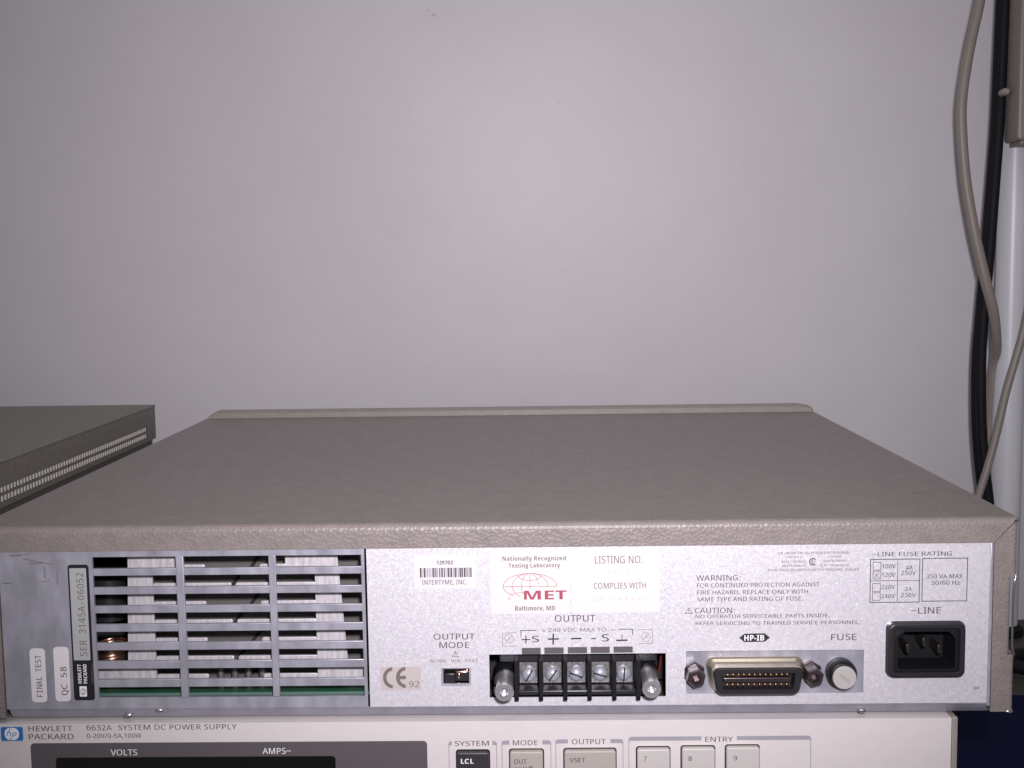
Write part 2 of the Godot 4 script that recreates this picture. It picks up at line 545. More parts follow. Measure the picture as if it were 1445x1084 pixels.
func build_cables() -> void:
	var st: SurfaceTool
	var p := thing("pole", "white round upright pole by the wall at the right", "pole", Vector3(364, -174, -395))
	st = start()
	place = Transform3D(Basis(Vector3.RIGHT, -PI / 2), Vector3(365, 0, -395))
	loft(st, [circle(Vector2.ZERO, 10.8, -173.5, 32), circle(Vector2.ZERO, 10.8, 900, 32)], true, true)
	place = Transform3D()
	obj("shaft", st, M.pole_white, p)
	st = start()
	place = Transform3D(Basis(Vector3.RIGHT, -PI / 2), Vector3(365, 0, -395))
	loft(st, [circle(Vector2.ZERO, 15, -173.6, 32), circle(Vector2.ZERO, 15, -169, 32), circle(Vector2.ZERO, 11.2, -166, 32)], true, true)
	place = Transform3D()
	obj("foot", st, M.black_rubber, p)

	var c := thing("cable_box", "beige plastic cable box fixed to the white pole at the top right corner", "cable box", Vector3(378, 187, -380))
	st = start()
	var lo := Vector2(352.82, 185.36)
	block(st, Vector3(lo.x, lo.y, -384), Vector3(lo.x + 42, lo.y + 190, -360), 1.6, 2.5)
	obj("housing", st, M.cable_beige, c)
	st = start()
	block(st, Vector3(lo.x + 3, lo.y - 3, -382), Vector3(lo.x + 39, lo.y + 0.1, -363), 1.0)
	obj("lip", st, M.cable_beige, c)
	st = start()
	var k := Vector2(348.94, 219.86)
	loft(st, [circle(k, 2.6, -384, 16), circle(k, 2.6, -373, 16), circle(k, 1.6, -371, 16)], true, true)
	obj("stud", st, M.bezel, c)

	var beige := thing("signal_cable", "beige cable that bows left of the black cable near the top of the wall", "cable", Vector3(330, -160, -385), "cables hanging by the pole")
	st = start()
	tube(st, curve([Vector3(332.5, 310.5, -372.0), Vector3(328.8, 282.1, -372.0), Vector3(322.3, 248.7, -372.0), Vector3(318.0, 215.1, -372.0), Vector3(318.6, 190.8, -372.0), Vector3(322.0, 159.0, -372.0), Vector3(327.1, 131.8, -372.0), Vector3(331.6, 112.0, -372.0), Vector3(338.5, 87.0, -373.0), Vector3(345.2, 66.8, -376.0), Vector3(350.8, 46.0, -384.0), Vector3(354.6, 30.9, -394.0), Vector3(354.0, 11.3, -398.0), Vector3(354.8, -18.1, -402.0), Vector3(354.8, -60.7, -402.0), Vector3(355.4, -125.2, -402.0), Vector3(356.0, -168.7, -402.0)]), 3.7)
	obj("sheath", st, M.cable_beige, beige)
	var black := thing("thick_cable", "thick black cord hanging straight down between the pole and the wall", "cord", Vector3(325, -160, -390), "cables hanging by the pole")
	st = start()
	tube(st, curve([Vector3(351.0, 313.7, -386.0), Vector3(349.8, 284.8, -386.0), Vector3(349.0, 241.0, -386.0), Vector3(348.1, 196.8, -386.0), Vector3(345.8, 152.1, -386.0), Vector3(343.4, 107.0, -386.0), Vector3(340.9, 66.4, -386.0), Vector3(339.2, 35.8, -386.0), Vector3(339.4, 4.9, -386.0), Vector3(340.6, -21.0, -386.0), Vector3(343.3, -47.1, -386.0), Vector3(347.0, -73.4, -386.0), Vector3(352.9, -121.0, -386.0), Vector3(358.6, -163.8, -386.0)]), 4.6, 18)
	obj("sheath", st, M.black_rubber, black)
	st = start()
	tube(st, curve([Vector3(351.3, 312.9, -383.0), Vector3(350.3, 284.1, -383.0), Vector3(349.5, 240.5, -383.0), Vector3(348.5, 196.4, -383.0), Vector3(346.4, 151.9, -383.0), Vector3(344.1, 106.9, -383.0), Vector3(341.3, 66.6, -383.0), Vector3(340.1, 36.0, -383.0), Vector3(340.6, 5.2, -383.0), Vector3(342.0, -20.6, -383.0), Vector3(344.7, -46.6, -383.0), Vector3(348.4, -72.8, -383.0), Vector3(353.7, -120.3, -383.0), Vector3(359.0, -162.9, -383.0)]), 3.6, 18)
	obj("second_core", st, M.black_rubber, black)
	var thin := thing("thin_cable", "thin beige cable slanting in front of the pole to the power supply corner", "cable", Vector3(340, -160, -372), "cables hanging by the pole")
	st = start()
	tube(st, curve([Vector3(377.7, 135.7, -366.0), Vector3(369.7, 91.6, -366.0), Vector3(362.5, 52.0, -366.0), Vector3(352.6, 13.5, -366.0), Vector3(346.5, -16.3, -366.0), Vector3(341.1, -39.6, -366.0), Vector3(335.1, -61.0, -366.0), Vector3(328.1, -84.6, -366.0), Vector3(320.8, -115.6, -366.0), Vector3(316.3, -141.6, -366.0)]), 2.7)
	obj("sheath", st, M.cable_beige, thin)
	var loop := thing("cord_loop", "black cord lying in a loop on the bench right of the power supplies", "cord", Vector3(350, -172, -300))
	st = start()
	tube(st, curve([Vector3(300, -166, -350), Vector3(330, -166.5, -322), Vector3(362, -167, -330), Vector3(392, -167, -350), Vector3(410, -167, -325), Vector3(392, -167, -290), Vector3(352, -166, -288), Vector3(318, -167, -318), Vector3(290, -167, -340)]), 4.5)
	obj("sheath", st, M.black_rubber, loop)
	shift = Vector3.ZERO


func build_left_unit() -> void:
	# instrument on the left: only its top and its right side show
	var u := thing("instrument", "grey-green instrument case with perforated side left of the power supply", "instrument", Vector3(-350, -172, -160))
	var xs := -248.8
	var top := 10.4
	var st := start()
	block(st, Vector3(-640, top - 1.5, -350), Vector3(xs, top, 10), 0.3)
	# block() bevels towards +z; the roof sheet overhangs the sides by its own thickness
	obj("roof", st, M.taupe_paint, u)
	st = start()
	# right side with two rows of slots: a frame of strips round a shallow groove
	var slot_rows := [[-3.0, -5.9], [-7.4, -10.4]]
	quad(st, Vector3(xs - 0.4, top - 1.5, -350), Vector3(xs - 0.4, top - 1.5, 10), Vector3(xs - 0.4, slot_rows[0][0], 10), Vector3(xs - 0.4, slot_rows[0][0], -350), Vector3.RIGHT)
	quad(st, Vector3(xs - 0.4, slot_rows[0][1], -350), Vector3(xs - 0.4, slot_rows[0][1], 10), Vector3(xs - 0.4, slot_rows[1][0], 10), Vector3(xs - 0.4, slot_rows[1][0], -350), Vector3.RIGHT)
	quad(st, Vector3(xs - 0.4, slot_rows[1][1], -350), Vector3(xs - 0.4, slot_rows[1][1], 10), Vector3(xs - 0.4, -13.4, 10), Vector3(xs - 0.4, -13.4, -350), Vector3.RIGHT)
	for row in slot_rows:
		quad(st, Vector3(xs - 0.4, row[0], -350), Vector3(xs - 0.4, row[0], -331), Vector3(xs - 0.4, row[1], -331), Vector3(xs - 0.4, row[1], -350), Vector3.RIGHT)
	block(st, Vector3(-639, -172, -349.5), Vector3(xs - 6.2, top - 1.6, 9.5), 0.3)
	obj("side_panel", st, M.taupe_paint, u)
	st = start()
	block(st, Vector3(xs - 6.0, -13.4, -349), Vector3(xs - 2.6, top - 2, 9), 0.2)
	block(st, Vector3(xs - 6.0, -20, -349), Vector3(xs - 3.0, -13.5, 9), 0.2)  # shade of the slots and lower band put in as dark colour
	obj("recess_shade", st, M.dark_sheet, u)
	st = start()
	block(st, Vector3(xs - 6.1, -172, -350), Vector3(xs - 0.4, -20.1, 10), 0.3)
	obj("lower_panel", st, M.taupe_paint, u)
	st = start()
	# the bright webs between the slots
	for row in slot_rows:
		var z := -330.0
		while z < 8.0:
			block(st, Vector3(xs - 1.3, row[1], z), Vector3(xs - 0.5, row[0], z + 1.35), 0.2)
			z += 3.8
	var webs := obj("slot_web", st, M.key_pale, u)
	webs.set_meta("kind", "stuff")


func legend(st: SurfaceTool, s: String, a: Vector2, b: Vector2, font: Font = null) -> void:
	letters(st, s, a, b, 1.06, font)


func build_lower_unit() -> void:
	var u := thing("power_supply", "lower power supply with white front panel, dark display window and beige keys", "power supply", Vector3(-24, -172, -170))
	var left := -236.0
	var right := 187.1
	var st := start()
	block(st, Vector3(left - 1, -171, -360), Vector3(right + 1, -84.6, -8), 0.4)
	obj("case", st, M.cover, u)
	st = start()
	# front panel
	var win := rect(Vector2(-192.89, -90.94), Vector2(-27.83, -122.83))
	sheet(st, rect(Vector2(left, -170), Vector2(right, -82.7)), [], -7.9, 1.0)
	var front := obj("front_panel", st, M.front_white, u)
	st = start()
	block(st, Vector3(right + 0.5, -170, -8), Vector3(right + 2.9, -82.6, 0.4), 0.5)
	obj("side_trim", st, M.bezel, u)
	st = start()
	block(st, Vector3(right + 0.05, -169, -7), Vector3(right + 0.45, -83.5, -0.6), 0.05)
	obj("trim_gap", st, M.dark_gap, u)
	st = start()
	block(st, Vector3(left - 2.9, -170, -8), Vector3(left - 0.5, -82.6, 0.4), 0.5)
	obj("side_trim", st, M.bezel, u)
	# display panel and window
	st = start()
	block(st, Vector3(win.position.x, -166, 0.9), Vector3(win.end.x, win.end.y, 1.25), 0.1, 1.6)
	var panel := obj("display_panel", st, M.front_grey, u)
	var wn := rect(Vector2(-182.53, -97.11), Vector2(-65.92, -122.62))
	st = start()
	block(st, Vector3(wn.position.x, -150, 1.2), Vector3(wn.end.x, wn.end.y, 1.45), 0.08, 1.4)
	obj("display_window", st, M.window, panel)
	st = start()
	letters(st, "VOLTS", Vector2(-159.41, -93.75), Vector2(-148.39, -96.26), 1.3, sans)
	letters(st, "AMPS", Vector2(-96.11, -93.55), Vector2(-86.50, -96.04), 1.3, sans)
	stroke(st, Vector2(-86.17, -94.86), Vector2(-84.40, -94.81), 0.25, 1.3)
	obj("printed_lettering", st, M.print_white, panel)
	# maker's badge
	st = start()
	rblock(st, Vector2(-204.96, -83.85), Vector2(-195.79, -89.76), 1.0, 1.25, 0.05, 0.6)
	var badge := obj("maker_badge", st, M.logo_blue, u)
	st = start()
	var bc := Vector2(-200.38, -86.81)
	loft(st, [ring(bc, 3.0, 2.62, 2.3, 1.26), ring(bc, 2.95, 2.57, 2.25, 1.3)], false, true)
	obj("badge_oval", st, M.print_white, badge)
	st = start()
	letters(st, "hp", bc + Vector2(-2.1, 1.3), bc + Vector2(1.8, -0.75), 1.36, sans, false, 0.25)
	stroke(st, bc + Vector2(-1.0, 1.0), bc + Vector2(-0.6, 2.5), 0.28, 1.36)
	stroke(st, bc + Vector2(-0.35, -1.4), bc + Vector2(-0.65, -2.5), 0.28, 1.36)
	obj("badge_letters", st, M.logo_blue, badge)
	# lettering on the white panel
	st = start()
	legend(st, "HEWLETT", Vector2(-193.38, -83.56), Vector2(-174.94, -85.70))
	legend(st, "PACKARD", Vector2(-193.44, -86.97), Vector2(-174.71, -89.29))
	obj("maker_lettering", st, M.print_grey, front)
	st = start()
	legend(st, "6632A", Vector2(-169.08, -83.30), Vector2(-158.54, -85.56))
	legend(st, "SYSTEM DC POWER SUPPLY", Vector2(-155.95, -83.27), Vector2(-106.52, -85.49))
	legend(st, "0-20V/0-5A,100W", Vector2(-169.09, -86.95), Vector2(-146.28, -88.87))
	obj("model_lettering", st, M.print_grey, front)
	st = start()
	legend(st, "SYSTEM", Vector2(-16.42, -91.18), Vector2(-2.32, -93.21))
	legend(st, "MODE", Vector2(7.57, -91.01), Vector2(17.85, -93.13))
	legend(st, "OUTPUT", Vector2(31.89, -90.68), Vector2(45.86, -92.86))
	legend(st, "ENTRY", Vector2(86.70, -90.02), Vector2(98.09, -92.14))
	obj("key_group_lettering", st, M.print_grey, front)
	# key group brackets
	bracket(front, Vector2(-19.02, -91.32), Vector2(0.99, -91.14), Vector2(-17.65, -91.17).x, Vector2(-0.82, -91.28).x)
	bracket(front, Vector2(2.92, -91.16), Vector2(23.37, -90.99), Vector2(6.19, -91.33).x, Vector2(19.77, -91.42).x)
	bracket(front, Vector2(25.12, -90.85), Vector2(53.07, -90.61), Vector2(30.28, -91.49).x, Vector2(47.76, -91.60).x)
	bracket(front, Vector2(55.19, -90.29), Vector2(130.05, -89.31), Vector2(85.14, -91.85).x, Vector2(99.65, -91.94).x)
	# keys
	var names := [["LCL"], ["OUT", "on/off"], ["VSET"], ["7"], ["8"], ["9"]]
	var corners := [[Vector2(-15.58, -95.22), Vector2(-2.35, -95.30)], [Vector2(6.37, -94.97), Vector2(19.96, -95.05)], [Vector2(28.76, -94.81), Vector2(49.81, -94.94)], [Vector2(58.67, -94.30), Vector2(71.97, -94.39)], [Vector2(77.00, -94.03), Vector2(90.37, -94.12)], [Vector2(95.16, -93.78), Vector2(108.57, -93.87)]]
	var faces := [M.key_dark, M.key_beige, M.key_beige, M.key_pale, M.key_pale, M.key_pale]
	var at := [[Vector2(-13.81, -97.66), Vector2(-8.57, -99.73)], [Vector2(8.03, -98.01), Vector2(13.21, -99.98)], [Vector2(30.80, -97.61), Vector2(37.36, -99.41)], [Vector2(61.14, -97.13), Vector2(62.36, -99.14)], [Vector2(79.42, -97.19), Vector2(80.90, -99.13)], [Vector2(97.93, -97.06), Vector2(99.40, -99.01)]]
	for i in 6:
		var a: Vector2 = corners[i][0]
		var b: Vector2 = corners[i][1]
		st = start()
		loft(st, [ring(Vector2((a.x + b.x) / 2, a.y - 5.5), (b.x - a.x) / 2 + 0.5, 6.0, 1.3, 1.0), ring(Vector2((a.x + b.x) / 2, a.y - 5.5), (b.x - a.x) / 2 + 0.45, 5.95, 1.3, 1.05)], false, true)
		obj("key_well", st, M.dark_gap, front)
		st = start()
		block(st, Vector3(a.x, a.y - 11, 0.8), Vector3(b.x, a.y, 3.6), 0.5, 1.0)
		var key := obj("key", st, faces[i], u)
		st = start()
		letters(st, names[i][0], at[i][0], at[i][1], 3.68, sans_bold if i == 0 else sans)
		if i == 1:
			letters(st, "on/off", Vector2(7.99, -101.05), Vector2(15.81, -102.92), 3.68, sans)
		obj("key_lettering", st, M.print_white if i == 0 else M.print_dark, key)


func bracket(parent: Node, a: Vector2, b: Vector2, gap_from: float, gap_to: float) -> void:
	var st := start()
	var y := (a.y + b.y) / 2.0
	var r := 1.3
	var h := 1.75
	for s in [[a.x, gap_from, 1.0], [b.x, gap_to, -1.0]]:
		var pts := PackedVector2Array([Vector2(s[0], y - 30), Vector2(s[0], y - r)])
		for k in 5:
			var t := PI / 2 * (k + 1) / 6.0
			pts.append(Vector2(s[0] + s[2] * r * (1 - cos(t)), y - r + r * sin(t)))
		pts.append_array([Vector2(s[0] + s[2] * r, y), Vector2(s[1], y), Vector2(s[1], y - h), Vector2(s[0] + s[2] * 0.5, y - h), Vector2(s[0] + s[2] * 0.3, y - h - 0.5), Vector2(s[0] + s[2] * 0.3, y - 30)])
		plate(st, pts, 1.02, 1.07)
	obj("key_group_frame", st, M.front_line, parent)


# ------------------------------------------------------------------ the upper power supply, rear side
const Z := -0.34                      # print on the painted rear panel

func lip_strip(st: SurfaceTool, profile: Array, ends: Callable) -> void:
	for k in profile.size() - 1:
		var p: Vector2 = profile[k]          # x: z, y: y
		var q: Vector2 = profile[k + 1]
		var n := Vector3(0, p.x - q.x, q.y - p.y)
		var e := Vector3(0, q.y - p.y, q.x - p.x)
		n = Vector3(0, e.z, -e.y).normalized()
		var pa: Vector2 = ends.call(p.y)
		var qa: Vector2 = ends.call(q.y)
		quad(st, Vector3(pa.x, p.y, p.x), Vector3(pa.y, p.y, p.x), Vector3(qa.y, q.y, q.x), Vector3(qa.x, q.y, q.x), n)

func side_strip(st: SurfaceTool, s: float, outer: float, y0: float, y1: float, mitre: bool) -> void:
	# vertical flange: outer face, rounded corner, rear face; s is the side
	var prof := [Vector2(outer, -349.8), Vector2(outer, -2.2), Vector2(outer - 0.25, -1.2), Vector2(outer - 0.7, -0.5), Vector2(outer - 1.4, -0.1), Vector2(outer - 2.2, 0.0), Vector2(203.1, 0.0), Vector2(203.1, -1.4)]
	for k in prof.size() - 1:
		var p: Vector2 = prof[k]
		var q: Vector2 = prof[k + 1]
		var d := q - p
		var n := Vector3(d.y * s, 0, -d.x).normalized()
		var yp := y1 - (212.5 - p.x) * 1.05 if mitre else y1
		var yq := y1 - (212.5 - q.x) * 1.05 if mitre else y1
		quad(st, Vector3(s * p.x, y0, p.y), Vector3(s * q.x, y0, q.y), Vector3(s * q.x, yq, q.y), Vector3(s * p.x, yp, p.y), n)
	if not mitre or y0 > -80:
		quad(st, Vector3(s * outer, y0, -2.2), Vector3(s * (outer - 2.2), y0, 0), Vector3(s * 203.1, y0, 0), Vector3(s * 203.1, y0, -2.2), Vector3(0, -1, 0))

func build_main_unit() -> void:
	var u := thing("power_supply", "upper power supply seen from its silver rear panel with grille, sockets and stickers", "power supply", Vector3(0, -84, -170))
	var st := start()
	# top cover with the rolled rear lip
	lip_strip(st, [Vector2(-352, 0), Vector2(-3.2, 0), Vector2(-2.0, -0.18), Vector2(-1.0, -0.75), Vector2(-0.35, -1.6), Vector2(-0.05, -2.6), Vector2(0, -3.6), Vector2(0, -10.2), Vector2(-1.4, -10.2)], func(y): return Vector2(-212.3 - y * 0.93, 212.3 + y * 0.93) if y < -0.01 else Vector2(-212.4, 212.4))
	lip_strip(st, [Vector2(-1.4, -1.4), Vector2(-352, -1.4)], func(_y): return Vector2(-211, 211))
	var cover := obj("top_cover", st, M.cover, u)
	st = start()
	for q in [[Vector3(190.9, 0.04, -53.0), 5.5, 5.0]]:
		place = Transform3D(Basis(Vector3.RIGHT, -PI / 2), q[0])
		var m: float = minf(q[1], q[2])
		loft(st, [ring(Vector2.ZERO, q[1], q[2], m * 0.95, -0.03), ring(Vector2.ZERO, q[1] * 0.8, q[2] * 0.8, m * 0.75, 0.0)], false, true)
	place = Transform3D()
	var rubs := obj("rub_mark", st, M.rub, cover)
	rubs.set_meta("kind", "stuff")
	st = start()
	side_strip(st, 1.0, 212.5, -24.5, -0.25, true)
	side_strip(st, 1.0, 210.5, -56.5, -24.5, false)
	side_strip(st, 1.0, 212.5, -80.6, -56.5, false)
	quad(st, Vector3(210.5, -24.5, -300), Vector3(212.5, -24.5, -300), Vector3(212.5, -24.5, -2), Vector3(210.5, -24.5, -0.3), Vector3.DOWN)
	quad(st, Vector3(210.5, -56.5, -300), Vector3(212.5, -56.5, -300), Vector3(212.5, -56.5, -2), Vector3(210.5, -56.5, -0.3), Vector3.UP)
	obj("side_cover", st, M.cover, u)
	st = start()
	side_strip(st, -1.0, 212.5, -80.6, -0.25, true)
	obj("side_cover", st, M.cover, u)
	# bright end of the strap handle in the notch
	st = start()
	tube(st, curve([Vector3(212.5, -22.9, -0.9), Vector3(212.0, -24.4, -0.4), Vector3(211.5, -26.6, 0.0), Vector3(211.15, -31, 0.1), Vector3(211.1, -42, 0.1), Vector3(211.15, -52, 0.1), Vector3(211.5, -55.0, 0.0), Vector3(212.2, -57.0, -0.3), Vector3(212.5, -58.4, -0.9)], 6), 0.48, 10)
	obj("handle_clip", st, M.chrome, u)
	# bare corner of the mitre
	st = start()
	loft(st, [circle(Vector2(212.0, -0.9), 0.9, -1.6, 12), circle(Vector2(211.9, -1.0), 0.8, -0.3, 12), circle(Vector2(211.8, -1.1), 0.35, 0.05, 12)], false, true)
	obj("worn_corner", st, M.chrome, u)
	# front bezel far behind, standing proud of the cover
	st = start()
	var bev := PackedVector2Array([Vector2(-213, -84), Vector2(213, -84), Vector2(213, 0.6), Vector2(211.2, 3.3), Vector2(204, 4.6), Vector2(-206.5, 4.6), Vector2(-210.5, 2.2), Vector2(-213, 0)])
	plate(st, bev, -363, -352.6)
	var inset := PackedVector2Array([Vector2(-212, -83), Vector2(212, -83), Vector2(212.2, 0.2), Vector2(210.6, 2.3), Vector2(203.6, 3.4), Vector2(-206, 3.4), Vector2(-209.8, 1.4), Vector2(-212.2, -0.3)])
	loft(st, [outline(bev, -352.6), outline(inset, -350.6)], false, true)
	obj("front_bezel", st, M.bezel, u)

	# inner chassis: bottom, walls and dark lining
	st = start()
	block(st, Vector3(-211, -82.4, -349), Vector3(211, -81.2, -6.0), 0.1)
	block(st, Vector3(-211, -81.1, -349), Vector3(211, -1.5, -348), 0.1)
	obj("chassis_tray", st, M.dark_sheet, u)
	build_grille(u)

	# painted rear panel with three openings
	var term := rect(Vector2(-1.66, -55.04), Vector2(70.74, -73.33))
	var sw := rect(Vector2(-21.51, -60.70), Vector2(-9.34, -68.38))
	var ib := rect(Vector2(78.97, -54.25), Vector2(151.40, -72.33))
	var inlet_hole := rect(Vector2(162.35, -44.55), Vector2(191.30, -65.11))
	var zone := rect(Vector2(-51.14, -10.34), Vector2(201.62, -76.08))
	zone.position.y = -76.9
	zone.size.y = 76.9 - 10.15
	st = start()
	sheet(st, zone, [term, sw, ib, inlet_hole], -1.0, -0.4)
	var panel := obj("rear_panel", st, M.silver, u)
	# bare sheet behind it: right edge, bottom fold
	st = start()
	block(st, Vector3(zone.end.x + 0.06, -78.4, -2.4), Vector3(202.95, -10.2, -0.25), 0.6)
	obj("edge_fold", st, M.zinc, u)
	st = start()
	lip_strip(st, [Vector2(-1.0, -76.95), Vector2(-0.6, -77.1), Vector2(-0.7, -77.5), Vector2(-2.2, -79.6), Vector2(-4.0, -81.6), Vector2(-5.0, -82.1), Vector2(-9, -82.3)], func(_y): return Vector2(-201.6, 202.2))
	obj("bottom_fold", st, M.zinc, u)
	for q in [Vector2(-152.12, -79.93), Vector2(-139.03, -78.02), Vector2(151.00, -80.24), Vector2(210.95, -80.93)]:
		st = start()
		loft(st, [ring(q + Vector2(0, 0.2), 1.7, 0.8, 0.7, -2.4), ring(q + Vector2(0, 0.2), 1.5, 0.7, 0.6, -0.1), ring(q + Vector2(0, 0.2), 0.8, 0.35, 0.3, 0.3)], false, true)
		obj("fold_burr", st, M.chrome, u)
	print_panel(panel)
	build_stickers(u)
	build_terminals(u, term)
	build_switch(u, sw)
	build_bus_socket(u, ib)
	build_mains_inlet(u)
	shift = Vector3.ZERO


func build_grille(u: Node) -> void:
	var st := start()
	var right_end := Vector2(-52.04, -41.41).x
	var cols := [[Vector2(-163.89, -42.26).x, Vector2(-129.56, -42.55).x], [Vector2(-126.34, -42.58).x, Vector2(-91.38, -42.87).x], [Vector2(-88.46, -42.89).x, Vector2(-53.31, -43.19).x]]
	var tops := []
	var bots := []
	for k in 8:
		var y := 785.3 + 26.38 * k
		tops.append(Vector2(-114.05, -12.77).y + (Vector2(-116.20, -67.83).y - Vector2(-114.05, -12.77).y) * k / 7.0)
		bots.append(Vector2(-114.24, -17.65).y + (Vector2(-116.38, -72.33).y - Vector2(-114.24, -17.65).y) * k / 7.0)
	var z0 := -1.9
	var z1 := -0.55
	var left := -202.6
	sheet(st, rect(Vector2(left, -76.95), Vector2(right_end, -10.1)), [rect(Vector2(cols[0][0], tops[0]), Vector2(cols[2][1], bots[7]))], z0, z1)
	var g := obj("ventilation_grille", st, M.zinc, u)
	for k in 7:
		for c in 3:
			st = start()
			block(st, Vector3(cols[c][0] - (0.0 if c == 0 else 0.0), tops[k + 1], z0 + 0.05), Vector3(cols[c][1], bots[k], z1 + 0.02), 0.14)
			obj("slat", st, M.zinc, g)
	for c in 2:
		st = start()
		block(st, Vector3(cols[c][1] + 0.01, bots[7], z0), Vector3(cols[c + 1][0] - 0.01, tops[0], z1 + 0.05), 0.25)
		obj("mullion", st, M.zinc, g)
	# scratches near the top left corner
	st = start()
	for s in [[Vector2(-196.92, -12.04), Vector2(-192.78, -11.46)], [Vector2(-193.97, -11.74), Vector2(-189.55, -11.19)], [Vector2(-192.30, -13.27), Vector2(-187.95, -14.05)], [Vector2(-187.38, -14.35), Vector2(-180.42, -15.60)], [Vector2(-201.66, -23.28), Vector2(-198.44, -23.46)], [Vector2(-185.50, -22.98), Vector2(-181.95, -22.42)]]:
		stroke(st, s[0], s[1], 0.2, z1 + 0.03)
	obj("scratch", st, M.front_grey, g)
	st = start()
	for q in [[Vector2(-187.12, -14.95), 3.0, 0.5], [Vector2(-195.73, -11.76), 2.4, 0.35], [Vector2(-198.72, -23.30), 1.6, 0.3], [Vector2(-183.81, -18.83), 0.4, 2.6], [Vector2(-178.65, -20.96), 0.35, 3.2]]:
		loft(st, [ring(q[0], q[1], q[2], minf(q[1], q[2]) * 0.9, z1 + 0.005), ring(q[0], q[1] * 0.8, q[2] * 0.7, minf(q[1], q[2]) * 0.6, z1 + 0.02)], false, true)
	var smudges := obj("grime", st, M.zinc_grime, g)
	smudges.set_meta("kind", "stuff")
	# stamped bracket behind the grille
	var zb := -11.0
	st = start()
	var tongues := []
	var y0 := Vector2(-117.27, -18.86).y
	var pitch := (Vector2(-119.12, -66.12).y - y0) / 6.0
	var xl := Vector2(-142.84, -44.03).x
	var xr := Vector2(-74.47, -44.61).x
	plate(st, PackedVector2Array([Vector2(-152.76, -12.03), Vector2(-133.09, -12.21), Vector2(Vector2(-133.09, -12.21).x, y0 - 2.6), Vector2(xl, y0 - 2.6), Vector2(xl, y0 + pitch * 6 - 2.1), Vector2(Vector2(-170.47, -68.41).x, y0 + pitch * 6 - 2.1), Vector2(-170.17, -62.24), Vector2(-154.79, -62.36)]), zb - 1.0, zb)
	var b := obj("stamped_bracket", st, M.bracket, u)
	st = start()
	plate(st, PackedVector2Array([Vector2(-86.71, -12.66), Vector2(-65.06, -12.87), Vector2(-61.41, -63.08), Vector2(-54.83, -63.13), Vector2(Vector2(-54.39, -69.29).x, y0 + pitch * 6 - 2.1), Vector2(xr, y0 + pitch * 6 - 2.1), Vector2(xr, y0 - 2.6), Vector2(Vector2(-86.71, -12.66).x, y0 - 2.6)]), zb - 1.0, zb)
	obj("stamped_bracket", st, M.bracket, u)
	for k in 7:
		var y := y0 + pitch * k
		var odd := k % 2 == 0
		st = start()
		block(st, Vector3(xl + 0.02, y - 2.1, zb - 0.95), Vector3(Vector2(-120.66, -44.22).x if odd else Vector2(-109.73, -44.31).x, y, zb + 0.03), 0.3, 0.9)
		obj("tongue", st, M.bracket, b)
		st = start()
		block(st, Vector3(Vector2(-97.62, -44.41).x if odd else Vector2(-107.94, -44.33).x, y - 2.1, zb - 0.95), Vector3(xr - 0.02, y, zb + 0.03), 0.3, 0.9)
		obj("tongue", st, M.bracket, b)
	# dull sheet behind, with the tongues' slanting shadows laid on as dark strips
	st = start()
	plate(st, PackedVector2Array([Vector2(-151.62, -13.50), Vector2(-51.34, -14.48), Vector2(-53.11, -84.13), Vector2(-154.75, -83.39)]), -31, -30)
	var ip := obj("inner_plate", st, M.dark_sheet, u)
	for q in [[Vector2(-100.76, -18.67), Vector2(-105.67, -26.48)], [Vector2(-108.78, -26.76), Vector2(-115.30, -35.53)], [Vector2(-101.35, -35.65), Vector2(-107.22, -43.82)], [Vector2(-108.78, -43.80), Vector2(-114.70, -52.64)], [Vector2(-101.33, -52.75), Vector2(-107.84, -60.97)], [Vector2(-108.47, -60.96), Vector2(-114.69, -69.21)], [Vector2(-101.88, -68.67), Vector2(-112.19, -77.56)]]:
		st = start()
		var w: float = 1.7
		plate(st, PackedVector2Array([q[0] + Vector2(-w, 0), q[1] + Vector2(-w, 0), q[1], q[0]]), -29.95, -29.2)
		obj("shadow_strip", st, M.dark_gap, ip)
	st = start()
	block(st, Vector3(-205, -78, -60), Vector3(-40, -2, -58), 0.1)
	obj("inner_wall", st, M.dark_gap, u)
	# filter parts on the left: a black capacitor and copper windings
	st = start()
	var cc := Vector2(-168.45, -38.99)
	place = Transform3D(Basis(Vector3.RIGHT, -PI / 2), Vector3(cc.x, 0, -30))
	var cy := cc.y
	loft(st, [circle(Vector2.ZERO, 7.5, cy - 8, 24), circle(Vector2.ZERO, 7.5, cy + 10, 24), circle(Vector2.ZERO, 6.6, cy + 11, 24)], true, true)
	place = Transform3D()
	obj("capacitor", st, M.black_plastic, u)
	for k in 6:
		st = start()
		var w := PackedVector3Array()
		var m := Vector2(-167.35, -56.96)
		for i in 33:
			var a := TAU * i / 32.0
			w.append(Vector3(m.x + cos(a) * 6.6, m.y - k * 1.35 + cos(a) * 0.6, -26 + sin(a) * 6.6))
		tube(st, w, 0.62, 8)
		obj("copper_winding", st, M.copper, u)
	# circuit board seen along its edge
	st = start()
	var pb := Vector2(-118.29, -72.67).y
	block(st, Vector3(-180, pb - 1.4, -17), Vector3(-52, pb - 0.02, -7), 0.05)
	var board := obj("circuit_board", st, M.board_edge, u)
	st = start()
	quad(st, Vector3(-179.9, pb, -17), Vector3(-52.1, pb, -17), Vector3(-52.1, pb, -7.1), Vector3(-179.9, pb, -7.1), Vector3.UP)
	obj("solder_mask", st, M.board_green, board)
